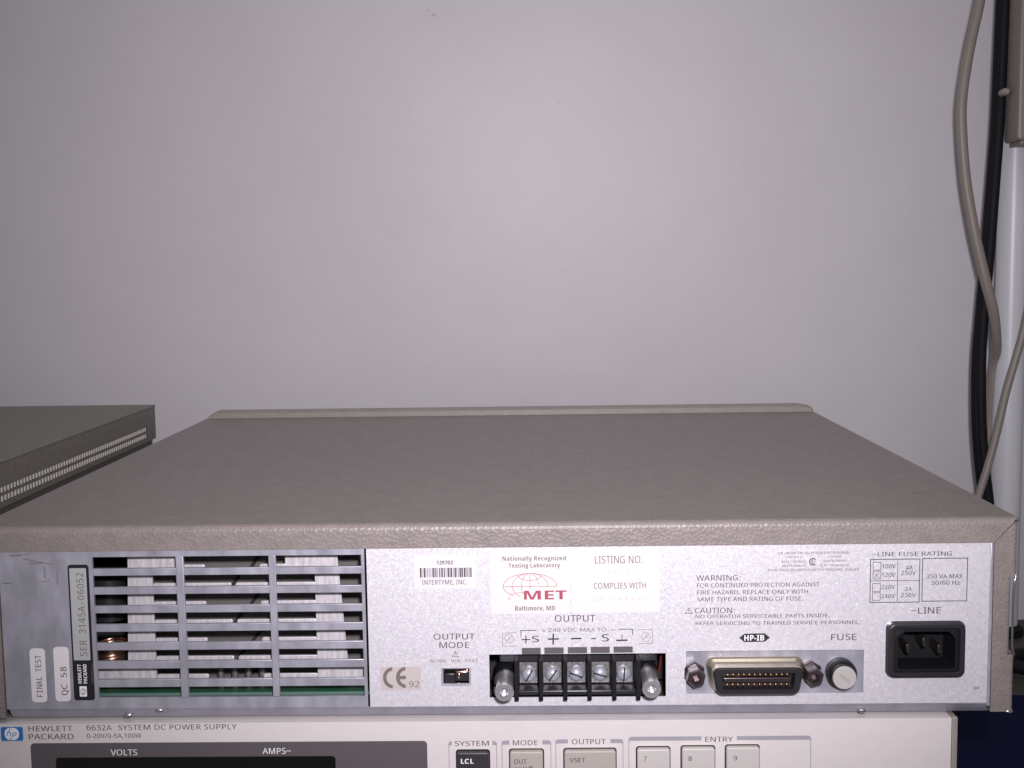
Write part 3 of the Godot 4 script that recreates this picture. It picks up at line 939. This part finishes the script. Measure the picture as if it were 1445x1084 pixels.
	for k in 4:
		st = start()
		var q := Vector2(-112.50, -72.17)
		place = Transform3D(Basis(Vector3.RIGHT, -PI / 2), Vector3(q.x + (k - 1) * 6.0, 0, -22))
		loft(st, [circle(Vector2.ZERO, 1.4, pb, 14), circle(Vector2.ZERO, 1.4, pb + 6.5, 14), circle(Vector2.ZERO, 0.9, pb + 7.0, 14)], false, true)
		place = Transform3D()
		obj("component", st, M.worn_steel, board)


func triangle_mark(st: SurfaceTool, top: Vector2, half: float, h: float, w: float, z: float) -> void:
	var a := top + Vector2(-half, -h)
	var b := top + Vector2(half, -h)
	stroke(st, a, b, w, z)
	stroke(st, a + Vector2(0.1, 0.2), top, w, z + 0.004)
	stroke(st, b + Vector2(-0.1, 0.2), top, w, z + 0.008)
	stroke(st, top + Vector2(0, -h * 0.38), top + Vector2(0, -h * 0.66), w, z)
	stroke(st, top + Vector2(0, -h * 0.82), top + Vector2(0, -h * 0.84), w, z)

func print_panel(panel: Node) -> void:
	var st := start()
	letters(st, "OUTPUT", Vector2(25.44, -38.74), Vector2(41.99, -41.49), Z)
	letters(st, "OUTPUT", Vector2(-24.33, -46.11), Vector2(-7.46, -48.58), Z)
	letters(st, "MODE", Vector2(-22.02, -49.71), Vector2(-9.76, -52.14), Z)
	letters(st, "FUSE", Vector2(137.99, -47.52), Vector2(148.36, -50.15), Z)
	letters(st, "~LINE", Vector2(170.19, -36.68), Vector2(182.25, -39.32), Z)
	triangle_mark(st, Vector2(-15.51, -53.47), 1.35, 2.35, 0.2, Z)
	triangle_mark(st, Vector2(80.06, -36.13), 1.35, 2.35, 0.2, Z)
	var o := obj("printed_titles", st, M.print_grey, panel)
	# terminal legends
	st = start()
	letters(st, "S", Vector2(15.93, -47.34), Vector2(18.89, -49.93), Z)
	letters(st, "S", Vector2(44.53, -46.86), Vector2(47.52, -49.86), Z)
	for q in [[Vector2(12.00, -48.80), Vector2(15.04, -48.82)], [Vector2(13.53, -47.38), Vector2(13.49, -50.30)], [Vector2(40.32, -48.67), Vector2(41.94, -48.63)]]:
		stroke(st, q[0], q[1], 0.42, Z + (0.005 if q[0].x == q[1].x else 0.0))
	for q in [[Vector2(22.82, -48.71), Vector2(26.73, -48.68)], [Vector2(32.24, -48.61), Vector2(35.95, -48.52)], [Vector2(50.82, -49.50), Vector2(54.81, -49.44)]]:
		stroke(st, q[0], q[1], 0.62, Z)
	stroke(st, Vector2(24.78, -46.70), Vector2(24.65, -50.69), 0.62, Z + 0.005)
	stroke(st, Vector2(52.86, -47.23), Vector2(52.85, -49.25), 0.3, Z + 0.005)
	for q in [[Vector2(11.47, -45.04), Vector2(17.73, -44.97)], [Vector2(11.52, -45.34), Vector2(11.55, -47.60)], [Vector2(51.80, -44.84), Vector2(57.03, -44.83)], [Vector2(57.14, -45.12), Vector2(57.14, -46.97)]]:
		stroke(st, q[0], q[1], 0.3, Z)
	obj("terminal_legend", st, M.print_dark, panel)
	st = start()
	letters(st, "± 240 VDC MAX TO", Vector2(20.18, -44.10), Vector2(46.39, -45.69), Z)
	stroke(st, Vector2(48.30, -45.20), Vector2(50.15, -45.13), 0.25, Z)
	stroke(st, Vector2(49.23, -44.35), Vector2(49.22, -45.06), 0.16, Z + 0.005)
	letters(st, "NORM", Vector2(-25.89, -56.92), Vector2(-19.65, -58.16), Z)
	letters(st, "N/A", Vector2(-17.44, -56.92), Vector2(-13.59, -58.15), Z)
	letters(st, "FAST", Vector2(-11.56, -56.91), Vector2(-6.16, -58.15), Z)
	for q in [[Vector2(9.86, -45.95), Vector2(4.06, -45.99)], [Vector2(4.00, -46.20), Vector2(3.95, -51.41)], [Vector2(4.00, -51.56), Vector2(9.64, -51.61)], [Vector2(59.37, -45.08), Vector2(65.29, -45.01)], [Vector2(65.37, -45.25), Vector2(65.28, -50.72)], [Vector2(65.16, -50.90), Vector2(59.35, -50.91)]]:
		stroke(st, q[0], q[1], 0.17, Z)
	for q in [Vector2(6.75, -48.34), Vector2(62.54, -48.20)]:
		arc(st, q, 1.85, 1.85, 0, 360, 0.13, Z)
		stroke(st, q + Vector2(-1.0, -1.2), q + Vector2(1.3, 1.1), 0.13, Z + 0.004)
		stroke(st, q + Vector2(-1.3, -0.9), q + Vector2(1.0, 1.4), 0.13, Z + 0.004)
	obj("fine_lettering", st, M.print_light, panel)
	# tabs printed above each terminal
	st = start()
	for q in [[Vector2(11.78, -52.34), Vector2(19.53, -55.00)], [Vector2(21.01, -52.24), Vector2(28.93, -54.90)], [Vector2(30.67, -52.17), Vector2(38.51, -54.80)], [Vector2(40.00, -52.12), Vector2(47.84, -54.75)], [Vector2(49.36, -52.08), Vector2(57.22, -54.65)]]:
		patch(st, q[0], Vector2(q[1].x, -53.0 if false else q[1].y), Z)
	obj("terminal_tabs", st, M.front_grey, panel)
	# warning block
	st = start()
	letters(st, "WARNING:", Vector2(83.09, -22.60), Vector2(101.11, -24.82), Z)
	letters(st, "CAUTION:", Vector2(82.59, -36.16), Vector2(98.85, -38.43), Z)
	obj("warning_titles", st, M.print_grey, panel)
	st = start()
	letters(st, "FOR CONTINUED PROTECTION AGAINST", Vector2(83.44, -25.96), Vector2(133.04, -27.64), Z)
	letters(st, "FIRE HAZARD, REPLACE ONLY WITH", Vector2(83.44, -28.90), Vector2(128.44, -30.54), Z)
	letters(st, "SAME TYPE AND RATING OF FUSE.", Vector2(83.45, -31.73), Vector2(126.43, -33.47), Z)
	letters(st, "NO OPERATOR SERVICEABLE PARTS INSIDE.", Vector2(82.88, -39.00), Vector2(137.21, -40.47), Z)
	letters(st, "REFER SERVICING TO TRAINED SERVICE PERSONNEL.", Vector2(82.88, -41.96), Vector2(149.58, -43.41), Z)
	obj("warning_lettering", st, M.print_grey, panel)
	st = start()
	letters(st, "FOR LABORATORY USE BY QUALIFIED PERSONNEL", Vector2(116.03, -13.24), Vector2(145.15, -14.22), Z)
	letters(st, "CERTIFIED", Vector2(119.48, -15.08), Vector2(125.77, -15.79), Z)
	letters(st, "ELECTRONIC", Vector2(117.78, -16.88), Vector2(127.36, -17.67), Z)
	letters(st, "INSTRUMENT", Vector2(117.79, -18.64), Vector2(127.52, -19.43), Z)
	letters(st, "CERTIFIÉ", Vector2(136.61, -14.95), Vector2(141.75, -15.65), Z)
	letters(st, "INSTRUMENT", Vector2(134.54, -16.69), Vector2(144.17, -17.48), Z)
	letters(st, "ELECTRONIQUE", Vector2(133.14, -18.55), Vector2(144.94, -19.30), Z)
	letters(st, "POUR USAGE EN LABORATOIRE PAR PERSONNEL QUALIFIÉ", Vector2(112.37, -20.23), Vector2(148.96, -21.22), Z)
	arc(st, Vector2(130.30, -17.41), 1.35, 1.35, 40, 320, 0.42, Z)
	arc(st, Vector2(130.41, -17.41), 0.6, 0.7, 50, 310, 0.3, Z)
	stroke(st, Vector2(130.35, -17.41), Vector2(131.50, -17.42), 0.2, Z + 0.005)
	obj("certificate_lettering", st, M.print_grey, panel)
	# fuse table
	st = start()
	letters(st, "~LINE FUSE RATING", Vector2(154.12, -13.66), Vector2(186.16, -15.37), Z)
	var a := Vector2(153.51, -16.69)
	var b := Vector2(173.35, -34.53)
	frame(st, a, b, 0.3, Z)
	var mx := Vector2(164.50, -25.58).x
	var my := Vector2(163.30, -25.51).y
	stroke(st, Vector2(mx, a.y - 0.2), Vector2(mx, b.y + 0.2), 0.2, Z + 0.004)
	stroke(st, Vector2(a.x + 0.2, my), Vector2(b.x - 0.2, my), 0.2, Z + 0.008)
	frame(st, Vector2(174.47, -16.48), Vector2(192.52, -34.17), 0.3, Z)
	for q in [[Vector2(154.59, -17.87), Vector2(157.69, -21.12)], [Vector2(154.59, -21.56), Vector2(157.72, -24.76)], [Vector2(154.47, -26.66), Vector2(157.61, -29.92)], [Vector2(154.47, -30.48), Vector2(157.61, -33.63)]]:
		frame(st, q[0], q[1], 0.2, Z)
	stroke(st, Vector2(155.11, -22.15), Vector2(157.14, -24.28), 0.16, Z + 0.004)
	stroke(st, Vector2(157.11, -22.11), Vector2(155.14, -24.20), 0.16, Z + 0.008)
	letters(st, "100V", Vector2(158.16, -18.61), Vector2(163.61, -20.41), Z)
	letters(st, "120V", Vector2(158.16, -22.18), Vector2(163.56, -24.05), Z)
	letters(st, "220V", Vector2(158.02, -27.28), Vector2(163.48, -29.03), Z)
	letters(st, "240V", Vector2(158.03, -31.04), Vector2(163.49, -32.80), Z)
	letters(st, "4A", Vector2(167.69, -19.28), Vector2(170.54, -21.01), Z)
	letters(st, "250V", Vector2(165.96, -21.43), Vector2(171.81, -23.24), Z)
	letters(st, "2A", Vector2(167.63, -28.25), Vector2(170.40, -29.74), Z)
	letters(st, "250V", Vector2(165.96, -30.70), Vector2(171.88, -32.34), Z)
	letters(st, "350 VA MAX", Vector2(176.14, -23.05), Vector2(190.76, -24.76), Z)
	letters(st, "50/60 Hz", Vector2(178.19, -25.70), Vector2(189.57, -27.39), Z)
	letters(st, "90", Vector2(196.07, -70.09), Vector2(198.46, -71.30), Z)
	obj("fuse_rating_table", st, M.print_dark, panel)
	# bus badge
	st = start()
	var l := Vector2(100.63, -48.87)
	var r := Vector2(113.16, -48.79)
	plate(st, PackedVector2Array([l, l + Vector2(2.1, -1.75), r + Vector2(-2.1, -1.75), r, r + Vector2(-2.1, 1.75), l + Vector2(2.1, 1.75)]), -0.41, Z)
	var badge := obj("bus_badge", st, M.print_black, panel)
	st = start()
	letters(st, "HP-IB", Vector2(102.72, -47.70), Vector2(110.80, -50.02), Z + 0.05, sans_bold)
	obj("badge_letters", st, M.print_white, badge)


func sticker(u: Node, called: String, a: Vector2, b: Vector2, m: Material, r := 0.6, z := -0.4, label := "") -> MeshInstance3D:
	var st := start()
	rblock(st, a, b, z - 0.02, z + 0.12, 0.03, r)
	var o := obj(called, st, m, u)
	if label:
		o.set_meta("label", label)
	return o

func build_stickers(u: Node) -> void:
	var z := -0.22
	var st: SurfaceTool
	# barcode
	var s := sticker(u, "barcode_sticker", Vector2(-31.84, -13.32), Vector2(-6.37, -27.27), M.label_pearl)
	st = start()
	letters(st, "129702", Vector2(-22.49, -15.50), Vector2(-15.76, -17.09), z, sans_bold)
	letters(st, "INTERTYME, INC.", Vector2(-28.56, -23.52), Vector2(-10.13, -25.46), z)
	obj("printed_lettering", st, M.print_grey, s)
	st = start()
	rng.seed = 77
	var x: float = Vector2(-29.38, -20.27).x
	var end: float = Vector2(-8.27, -20.46).x
	var ty: float = Vector2(-18.79, -18.48).y
	var by: float = Vector2(-18.87, -22.43).y
	while x < end - 0.6:
		var w: float = [0.22, 0.22, 0.45, 0.62][rng.randi() % 4]
		patch(st, Vector2(x, by), Vector2(x + w, ty), z)
		x += w + [0.2, 0.2, 0.38, 0.5][rng.randi() % 4]
	patch(st, Vector2(end - 0.5, by), Vector2(end, ty), z)
	obj("barcode", st, M.print_grey, s)
	# test house sticker, two halves
	s = sticker(u, "approval_sticker", Vector2(-0.62, -11.27), Vector2(31.81, -38.08), M.label_cream, 0.3)
	st = start()
	letters(st, "Nationally Recognized", Vector2(4.39, -13.99), Vector2(30.23, -15.82), z, sans_bold)
	letters(st, "Testing Laboratory", Vector2(6.88, -16.95), Vector2(27.84, -18.68), z, sans_bold)
	letters(st, "Baltimore, MD", Vector2(9.29, -34.75), Vector2(25.61, -36.61), z, sans_bold)
	obj("printed_lettering", st, M.print_taupe, s)
	st = start()
	var g := Vector2(15.47, -26.37)
	arc(st, g, 10.9, 5.2, -2, 182, 0.2, z)
	arc(st, g, 10.9, 5.2, 182, 232, 0.2, z)
	arc(st, g, 7.3, 5.2, -2, 182, 0.17, z + 0.003)
	arc(st, g, 7.3, 5.2, 182, 236, 0.17, z + 0.003)
	arc(st, g, 3.5, 5.2, 10, 182, 0.17, z + 0.006)
	arc(st, g, 3.5, 5.2, 182, 220, 0.17, z + 0.006)
	arc(st, g + Vector2(0, 5.2), 5.2, 2.9, 195, 345, 0.17, z + 0.009)
	arc(st, g + Vector2(-4, -5.2), 5.0, 2.4, 60, 140, 0.17, z + 0.009)
	stroke(st, g + Vector2(-10.9, -0.2), g + Vector2(10.9, -0.2), 0.18, z + 0.012)
	stroke(st, g + Vector2(0, -1.3), g + Vector2(0, 5.2), 0.17, z + 0.015)
	arc(st, Vector2(7.02, -31.41), 0.5, 0.5, 0, 360, 0.12, z)
	letters(st, "MET", Vector2(13.02, -28.33), Vector2(30.37, -32.03), z + 0.02, sans_bold)
	obj("globe_mark", st, M.print_maroon, s)
	s = sticker(u, "listing_sticker", Vector2(32.29, -11.44), Vector2(68.19, -37.87), M.label_cream, 0.3)
	st = start()
	letters(st, "LISTING NO.", Vector2(41.95, -14.17), Vector2(61.33, -17.29), z)
	letters(st, "COMPLIES WITH", Vector2(41.44, -25.34), Vector2(62.74, -27.77), z)
	obj("printed_lettering", st, M.print_light, s)
	st = start()
	for q in [857, 866, 873, 881, 890]:
		pass
	for k in 5:
		var p: Vector2 = Vector2(46.94, -21.56).lerp(Vector2(57.01, -21.36), k / 4.0)
		patch(st, p, p + Vector2(1.2, 1.0 + 0.3 * (k % 2)), z)
	for k in 8:
		var p: Vector2 = Vector2(40.81, -33.01).lerp(Vector2(59.27, -32.88), k / 7.0)
		if k != 2:
			patch(st, p, p + Vector2(1.5, 0.9 + 0.4 * (k % 3)), z)
	obj("faded_print", st, M.print_pale, s)
	# conformity sticker
	s = sticker(u, "conformity_sticker", Vector2(-46.62, -59.78), Vector2(-29.85, -69.80), M.label_grey, 0.2)
	st = start()
	var c1 := Vector2(-41.48, -64.51)
	var c2 := Vector2(-36.10, -64.43)
	arc(st, c1, 3.35, 3.75, 92, 268, 1.45, z, 30)
	arc(st, c2, 3.35, 3.75, 92, 268, 1.45, z, 30)
	patch(st, c2 + Vector2(-3.0, -0.72), c2 + Vector2(0, 0.72), z + 0.01)
	letters(st, "92", Vector2(-34.91, -66.03), Vector2(-30.52, -68.53), z)
	obj("conformity_mark", st, M.print_taupe, s)

	# tilted paper labels on the bare sheet
	z = -0.32
	s = sticker(u, "test_label", Vector2(Vector2(-191.87, -62.19).x, Vector2(-189.37, -50.99).y), Vector2(Vector2(-185.48, -62.24).x, Vector2(-188.24, -73.96).y), M.label_white, 1.6, -0.55, "white rounded label reading FINAL TEST")
	st = start()
	letters(st, "FINAL TEST", Vector2(Vector2(-187.20, -62.22).x, Vector2(-187.82, -71.60).y), Vector2(Vector2(-189.62, -62.20).x, Vector2(-188.04, -53.77).y), z, mono, true)
	obj("printed_lettering", st, M.print_grey, s)
	s = sticker(u, "test_label", Vector2(Vector2(-181.98, -61.96).x, Vector2(-179.02, -50.41).y), Vector2(Vector2(-175.57, -62.01).x, Vector2(-178.45, -73.61).y), M.label_white, 1.6, -0.55, "white rounded label reading QC 58")
	st = start()
	letters(st, "QC 58", Vector2(Vector2(-176.75, -64.72).x, Vector2(-177.42, -70.92).y), Vector2(Vector2(-179.29, -64.70).x, Vector2(-177.98, -58.82).y), z, mono, true)
	obj("printed_lettering", st, M.print_grey, s)
	s = sticker(u, "serial_label", Vector2(Vector2(-174.19, -44.27).x, Vector2(-170.19, -15.82).y), Vector2(Vector2(-165.52, -44.34).x, Vector2(-169.55, -73.25).y), M.label_black, 1.2, -0.55, "black serial number label with grey-green field")
	st = start()
	rblock(st, Vector2(Vector2(-173.50, -36.50).x, Vector2(-170.27, -17.27).y), Vector2(Vector2(-166.57, -36.56).x, Vector2(-169.58, -56.15).y), -0.5, -0.38, 0.02, 0.3)
	obj("number_field", st, M.label_green, s)
	st = start()
	letters(st, "SER 3145A-06052", Vector2(Vector2(-167.78, -36.55).x, Vector2(-169.20, -54.37).y), Vector2(Vector2(-170.71, -36.52).x, Vector2(-169.19, -19.12).y), z, mono, true)
	obj("printed_lettering", st, M.print_light, s)
	st = start()
	var e := Vector2(-170.26, -69.61)
	rblock(st, e + Vector2(-1.5, -2.0), e + Vector2(1.5, 2.4), -0.5, -0.38, 0.02, 0.2)
	letters(st, "HEWLETT", e + Vector2(-0.4, 3.6), e + Vector2(-1.9, 11.8), -0.36, sans_bold, true)
	letters(st, "PACKARD", e + Vector2(1.9, 3.6), e + Vector2(0.4, 11.8), -0.36, sans_bold, true)
	obj("maker_print", st, M.print_white, s)
	st = start()
	letters(st, "hp", e + Vector2(0.5, -1.2), e + Vector2(-0.7, 1.4), -0.33, sans, true)
	arc(st, e + Vector2(0, 0.2), 1.15, 1.15, 0, 360, 0.18, -0.335)
	obj("maker_letters", st, M.print_black, s)
	st = start()
	letters(st, "MADE IN U.S.A.", e + Vector2(4.5, 3.6), e + Vector2(3.7, 11.8), -0.36, sans, true)
	obj("origin_print", st, M.print_light, s)


func build_terminals(u: Node, hole: Rect2) -> void:
	var st := start()
	# dark box behind the opening
	var lo := hole.position
	var hi := hole.end
	block(st, Vector3(lo.x - 6, lo.y - 4, -34), Vector3(hi.x + 6, hi.y + 4, -32), 0.1)
	obj("terminal_recess", st, M.dark_gap, u)
	st = start()
	block(st, Vector3(lo.x + 1.5, lo.y - 0.5, -30), Vector3(hi.x - 3.2, lo.y + 2.0, -3.5), 0.4)
	obj("terminal_floor", st, M.label_grey, u)
	var xs := [Vector2(9.61, -64.32).x, Vector2(19.51, -64.40).x, Vector2(29.39, -64.47).x, Vector2(39.27, -64.55).x, Vector2(49.29, -64.62).x, Vector2(59.01, -64.70).x]
	st = start()
	# stepped body: upper shelf, back of the bays, lower block
	block(st, Vector3(Vector2(2.30, -56.78).x, hi.y - 5.4, -20), Vector3(Vector2(67.87, -57.30).x, hi.y + 1.5, -6.5), 0.4)
	block(st, Vector3(Vector2(2.30, -56.78).x, lo.y + 2.2, -28), Vector3(Vector2(67.87, -57.30).x, hi.y - 5.5, -11.5), 0.3)
	block(st, Vector3(xs[0] - 0.5, lo.y + 0.3, -11.4), Vector3(xs[5] + 0.5, lo.y + 2.4, -1.6), 0.5)
	var t := obj("output_terminal_block", st, M.black_plastic, u)
	for k in 6:
		st = start()
		var w := 0.78
		place = Transform3D(Basis(Vector3.UP, PI / 2), Vector3(xs[k] - w, 0, 0))
		# profile of the barrier in the y-z plane, with a rounded nose
		plate(st, PackedVector2Array([Vector2(12, lo.y + 0.25), Vector2(-4.2, lo.y + 0.25), Vector2(-5.6, lo.y + 0.9), Vector2(-6.2, lo.y + 2.3), Vector2(-6.2, hi.y - 1.0), Vector2(-5.8, hi.y - 0.3), Vector2(12, hi.y - 0.25)]), 0, w * 2)
		place = Transform3D()
		obj("barrier", st, M.black_rubber, t)
	var slopes := [1.05, 0.98, -0.38, -0.28, 1.5]
	for k in 5:
		st = start()
		var x0: float = xs[k] + 1.0
		var x1: float = xs[k + 1] - 1.0
		block(st, Vector3(x0 - 0.15, lo.y + 2.7, -11.4), Vector3(x1, hi.y - 5.6, -9.4), 0.35, 0.5)
		var clamp := obj("contact_plate", st, M.worn_steel, t)
		st = start()
		var c := Vector2((x0 + x1) / 2, (Vector2(24.58, -66.24).y) - 0.25 + 0.06 * k)
		loft(st, [circle(c, 3.05, -9.4, 28), circle(c, 3.05, -8.2, 28), circle(c, 2.7, -7.3, 28), circle(c, 1.9, -6.75, 28), circle(c, 0.9, -6.5, 28)], false, true, 0.3)
		var screw := obj("terminal_screw", st, M.screw, t)
		st = start()
		var d := Vector2(cos(slopes[k]), sin(slopes[k]))
		place = Transform3D(Basis(Vector3.BACK, slopes[k]), Vector3(c.x, c.y, 0))
		block(st, Vector3(-2.7, -0.3, -8.6), Vector3(2.7, 0.3, -6.46), 0.05)
		place = Transform3D()
		var slot := obj("screw_slot", st, M.dark_gap, t)
	for q in [[Vector2(4.77, -65.92), 1.0], [Vector2(63.56, -64.99), -1.0]]:
		var c: Vector2 = q[0]
		st = start()
		loft(st, [circle(c, 3.5, -14, 28), circle(c, 3.5, 11.6, 28), circle(c, 3.75, 11.8, 28), circle(c, 3.75, 13.4, 28), circle(c, 3.3, 14, 28), circle(c, 1.75, 14, 28), circle(c, 1.6, 13.4, 28), circle(c, 1.5, 10.5, 28)], true, true)
		obj("cover_post", st, M.post, t)
		st = start()
		loft(st, [circle(c + Vector2(0, -0.4), 4.6, -16, 24), circle(c + Vector2(0, -0.4), 4.6, -1.2, 24)], true, true)
		obj("post_boss", st, M.black_plastic, t)
	# wire at the right end of the opening
	st = start()
	tube(st, curve([Vector3(hi.x - 1.6, hi.y + 3, -12), Vector3(hi.x - 1.2, hi.y - 3, -11), Vector3(hi.x - 0.8, hi.y - 6, -12), Vector3(hi.x - 2.4, hi.y - 18, -14)]), 0.5, 10)
	obj("red_wire", st, M.wire_red, t)


func build_switch(u: Node, hole: Rect2) -> void:
	var lo := hole.position
	var hi := hole.end
	var st := start()
	var c := (lo + hi) / 2
	var h := (hi - lo) / 2
	# metal frame of the switch, then its dark well
	sheet(st, rect(lo - Vector2(1, 1), hi + Vector2(1, 1)), [rect(lo + Vector2(0.75, 0.7), hi - Vector2(0.75, 0.7))], -2.6, -1.6)
	var s := obj("mode_switch", st, M.zinc, u)
	st = start()
	block(st, Vector3(lo.x, lo.y, -8), Vector3(hi.x, hi.y, -6.5), 0.1)
	obj("switch_well", st, M.dark_gap, s)
	st = start()
	block(st, Vector3(lo.x + 1.0, lo.y + 1.0, -6.4), Vector3(c.x - 0.6, c.y + 1.0, -2.0), 0.35)
	obj("slider", st, M.black_plastic, s)
	st = start()
	block(st, Vector3(c.x - 0.3, c.y - 0.2, -6.4), Vector3(hi.x - 1.3, c.y + 0.8, -5.2), 0.2)
	block(st, Vector3(hi.x - 2.2, c.y + 0.9, -6.4), Vector3(hi.x - 1.5, c.y + 1.8, -4.2), 0.2)
	block(st, Vector3(c.x + 0.5, lo.y + 1.1, -6.4), Vector3(c.x + 1.3, c.y - 0.3, -5.4), 0.2)
	obj("contact_spring", st, M.copper, s)


func build_bus_socket(u: Node, hole: Rect2) -> void:
	var lo := hole.position
	var hi := hole.end
	var st := start()
	block(st, Vector3(lo.x - 3, lo.y - 3, -3.4), Vector3(hi.x + 3, hi.y + 3, -1.7), 0.1)
	var plate_part := obj("socket_plate", st, M.zinc, u)
	# 24-way socket: drawn shell, black insert, two rows of gold contacts
	var c := Vector2(107.09, -64.62)
	var sock := start()
	var cb := c + Vector2(0, 0.45)
	loft(sock, [ring(cb, 19.3, 7.1, 3.4, -1.75, 6, 0.05), ring(cb, 19.3, 7.1, 3.4, -1.0, 6, 0.05), ring(cb, 18.9, 6.7, 3.2, 0.0, 6, 0.05), ring(c, 18.2, 6.2, 3.0, 1.0, 6, 0.05), ring(c, 17.75, 5.85, 2.9, 2.2, 6, 0.05), ring(c, 17.6, 5.75, 2.8, 6.3, 6, 0.05), ring(c, 17.5, 5.65, 2.7, 6.5, 6, 0.05), ring(c, 17.4, 5.6, 2.6, 6.4, 6, 0.05), ring(c, 17.3, 5.5, 2.6, 0.5, 6, 0.05)], false, true)
	var shell := obj("bus_socket", sock, M.nickel_gold, u)
	st = start()
	loft(st, [ring(c, 17.25, 5.45, 2.5, 0.6, 6, 0.05), ring(c, 17.25, 5.45, 2.5, 6.6, 6, 0.05), ring(c, 16.8, 5.0, 2.3, 7.1, 6, 0.05), ring(c, 14.6, 3.4, 0.7, 7.1, 6, 0.03), ring(c, 14.4, 3.2, 0.6, 2.4, 6, 0.03)], false, true)
	obj("socket_insert", st, M.black_plastic, shell)
	st = start()
	block(st, Vector3(c.x - 13.6, c.y - 1.05, 2.4), Vector3(c.x + 13.6, c.y + 1.05, 5.6), 0.3, 0.5)
	obj("centre_blade", st, M.black_oxide, shell)
	for row in [1.0, -1.0]:
		for k in 12:
			st = start()
			var x: float = c.x - 12.0 + 2.18 * k + (0.15 if row > 0 else -0.05)
			block(st, Vector3(x - 0.38, c.y + row * 2.05 - 0.4, 2.5), Vector3(x + 0.38, c.y + row * 2.05 + 0.4, 5.0), 0.2, 0.2)
			obj("contact", st, M.gold, shell)
	for q in [Vector2(82.29, -63.39), Vector2(129.84, -63.25)]:
		st = start()
		loft(st, [circle(q, 4.6, -1.7, 6, 0.5), circle(q, 4.6, 0.4, 6, 0.5), circle(q, 4.2, 0.8, 6, 0.5)], false, true)
		loft(st, [circle(q, 3.9, 0.8, 6, 0.3), circle(q, 3.9, 6.6, 6, 0.3), circle(q, 3.4, 7.5, 6, 0.3), circle(q, 1.9, 7.5, 6, 0.3), circle(q, 1.7, 6.9, 6, 0.3), circle(q, 1.6, 3.0, 6, 0.3)], false, true)
		obj("hex_post", st, M.black_oxide, shell)
	# fuse holder
	var f := Vector2(142.10, -63.90)
	st = start()
	loft(st, [circle(f, 6.2, -1.7, 36), circle(f, 6.2, 1.6, 36), circle(f, 5.9, 2.0, 36), circle(f, 5.25, 2.0, 36), circle(f, 5.25, 0.5, 36)], false, true)
	var fh := obj("fuse_holder", st, M.black_plastic, u)
	st = start()
	loft(st, [circle(f, 5.1, 0.6, 36), circle(f, 5.1, 4.7, 36), circle(f, 4.85, 5.1, 36)], false, true)
	obj("fuse_sleeve", st, M.black_plastic, fh)
	st = start()
	loft(st, [circle(f, 4.75, 4.9, 36), circle(f, 4.75, 5.7, 36), circle(f, 4.45, 6.0, 36)], false, true)
	obj("fuse_cap", st, M.grey_cap, fh)
	st = start()
	place = Transform3D(Basis(Vector3.BACK, -0.66), Vector3(f.x, f.y, 0))
	frame(st, Vector2(-2.5, 0.55), Vector2(2.5, -0.55), 0.16, 6.06)
	patch(st, Vector2(-2.4, -0.45), Vector2(2.4, 0.45), 6.03)
	place = Transform3D()
	obj("fuse_slot", st, M.fuse_slot, fh)


func chamfered(c: Vector2, hx: float, hy: float, cut: float, low: float, z: float) -> PackedVector3Array:
	# inlet outline: top corners cut at 45 degrees, bottom corners only slightly
	return outline(PackedVector2Array([c + Vector2(hx, -hy + low), c + Vector2(hx, hy - cut), c + Vector2(hx - cut, hy), c + Vector2(-hx + cut, hy), c + Vector2(-hx, hy - cut), c + Vector2(-hx, -hy + low), c + Vector2(-hx + low, -hy), c + Vector2(hx - low, -hy)]), z)

func ring8(c: Vector2, hx: float, hy: float, z: float) -> PackedVector3Array:
	return chamfered(c, hx, hy, 0.7, 0.7, z)

func build_mains_inlet(u: Node) -> void:
	var a := Vector2(160.55, -42.71)
	var b := Vector2(191.80, -65.59)
	var c := (a + b) / 2
	var hx := (b.x - a.x) / 2
	var hy := (a.y - b.y) / 2
	var st := start()
	loft(st, [ring(c, hx + 0.5, hy + 0.45, 3.2, -0.41, 6), ring(c, hx + 0.5, hy + 0.45, 3.2, -0.2, 6), ring(c, hx + 0.3, hy + 0.3, 3.1, -0.15, 6), ring(c, hx - 0.1, hy - 0.1, 2.9, -0.15, 6)], false, false)
	obj("inlet_cutout_edge", st, M.chrome, u)
	st = start()
	loft(st, [ring(c, hx, hy, 2.9, -0.4, 6), ring(c, hx, hy, 2.9, 1.4, 6), ring(c, hx - 0.3, hy - 0.3, 2.7, 1.9, 6), ring(c, hx - 0.8, hy - 0.8, 2.4, 2.1, 6), ring(c, hx - 2.2, hy - 2.0, 1.6, 2.1, 6), ring(c, hx - 2.5, hy - 2.3, 1.5, 1.6, 6), ring(c, hx - 2.6, hy - 2.4, 1.5, -6, 6)], false, false)
	var inlet := obj("mains_inlet", st, M.black_plastic, u)
	st = start()
	var mid := c + Vector2(0.2, -0.2)
	loft(st, [ring8(c, hx - 2.55, hy - 2.35, 0.6), chamfered(mid, hx - 2.9, hy - 2.7, 3.4, 1.0, 0.9), chamfered(mid, hx - 4.0, hy - 3.6, 2.9, 0.9, 0.9), chamfered(mid, hx - 4.2, hy - 3.8, 2.8, 0.9, -13)], false, true)
	obj("inlet_collar", st, M.black_rubber, inlet)
	for q in [Vector2(-6.2, -0.6), Vector2(0.4, 2.0), Vector2(6.6, -0.9)]:
		st = start()
		block(st, Vector3(c.x + q.x - 0.75, c.y + q.y - 1.9, -13), Vector3(c.x + q.x + 0.75, c.y + q.y + 1.9, -2.5), 0.5)
		obj("pin", st, M.pin_metal, inlet)
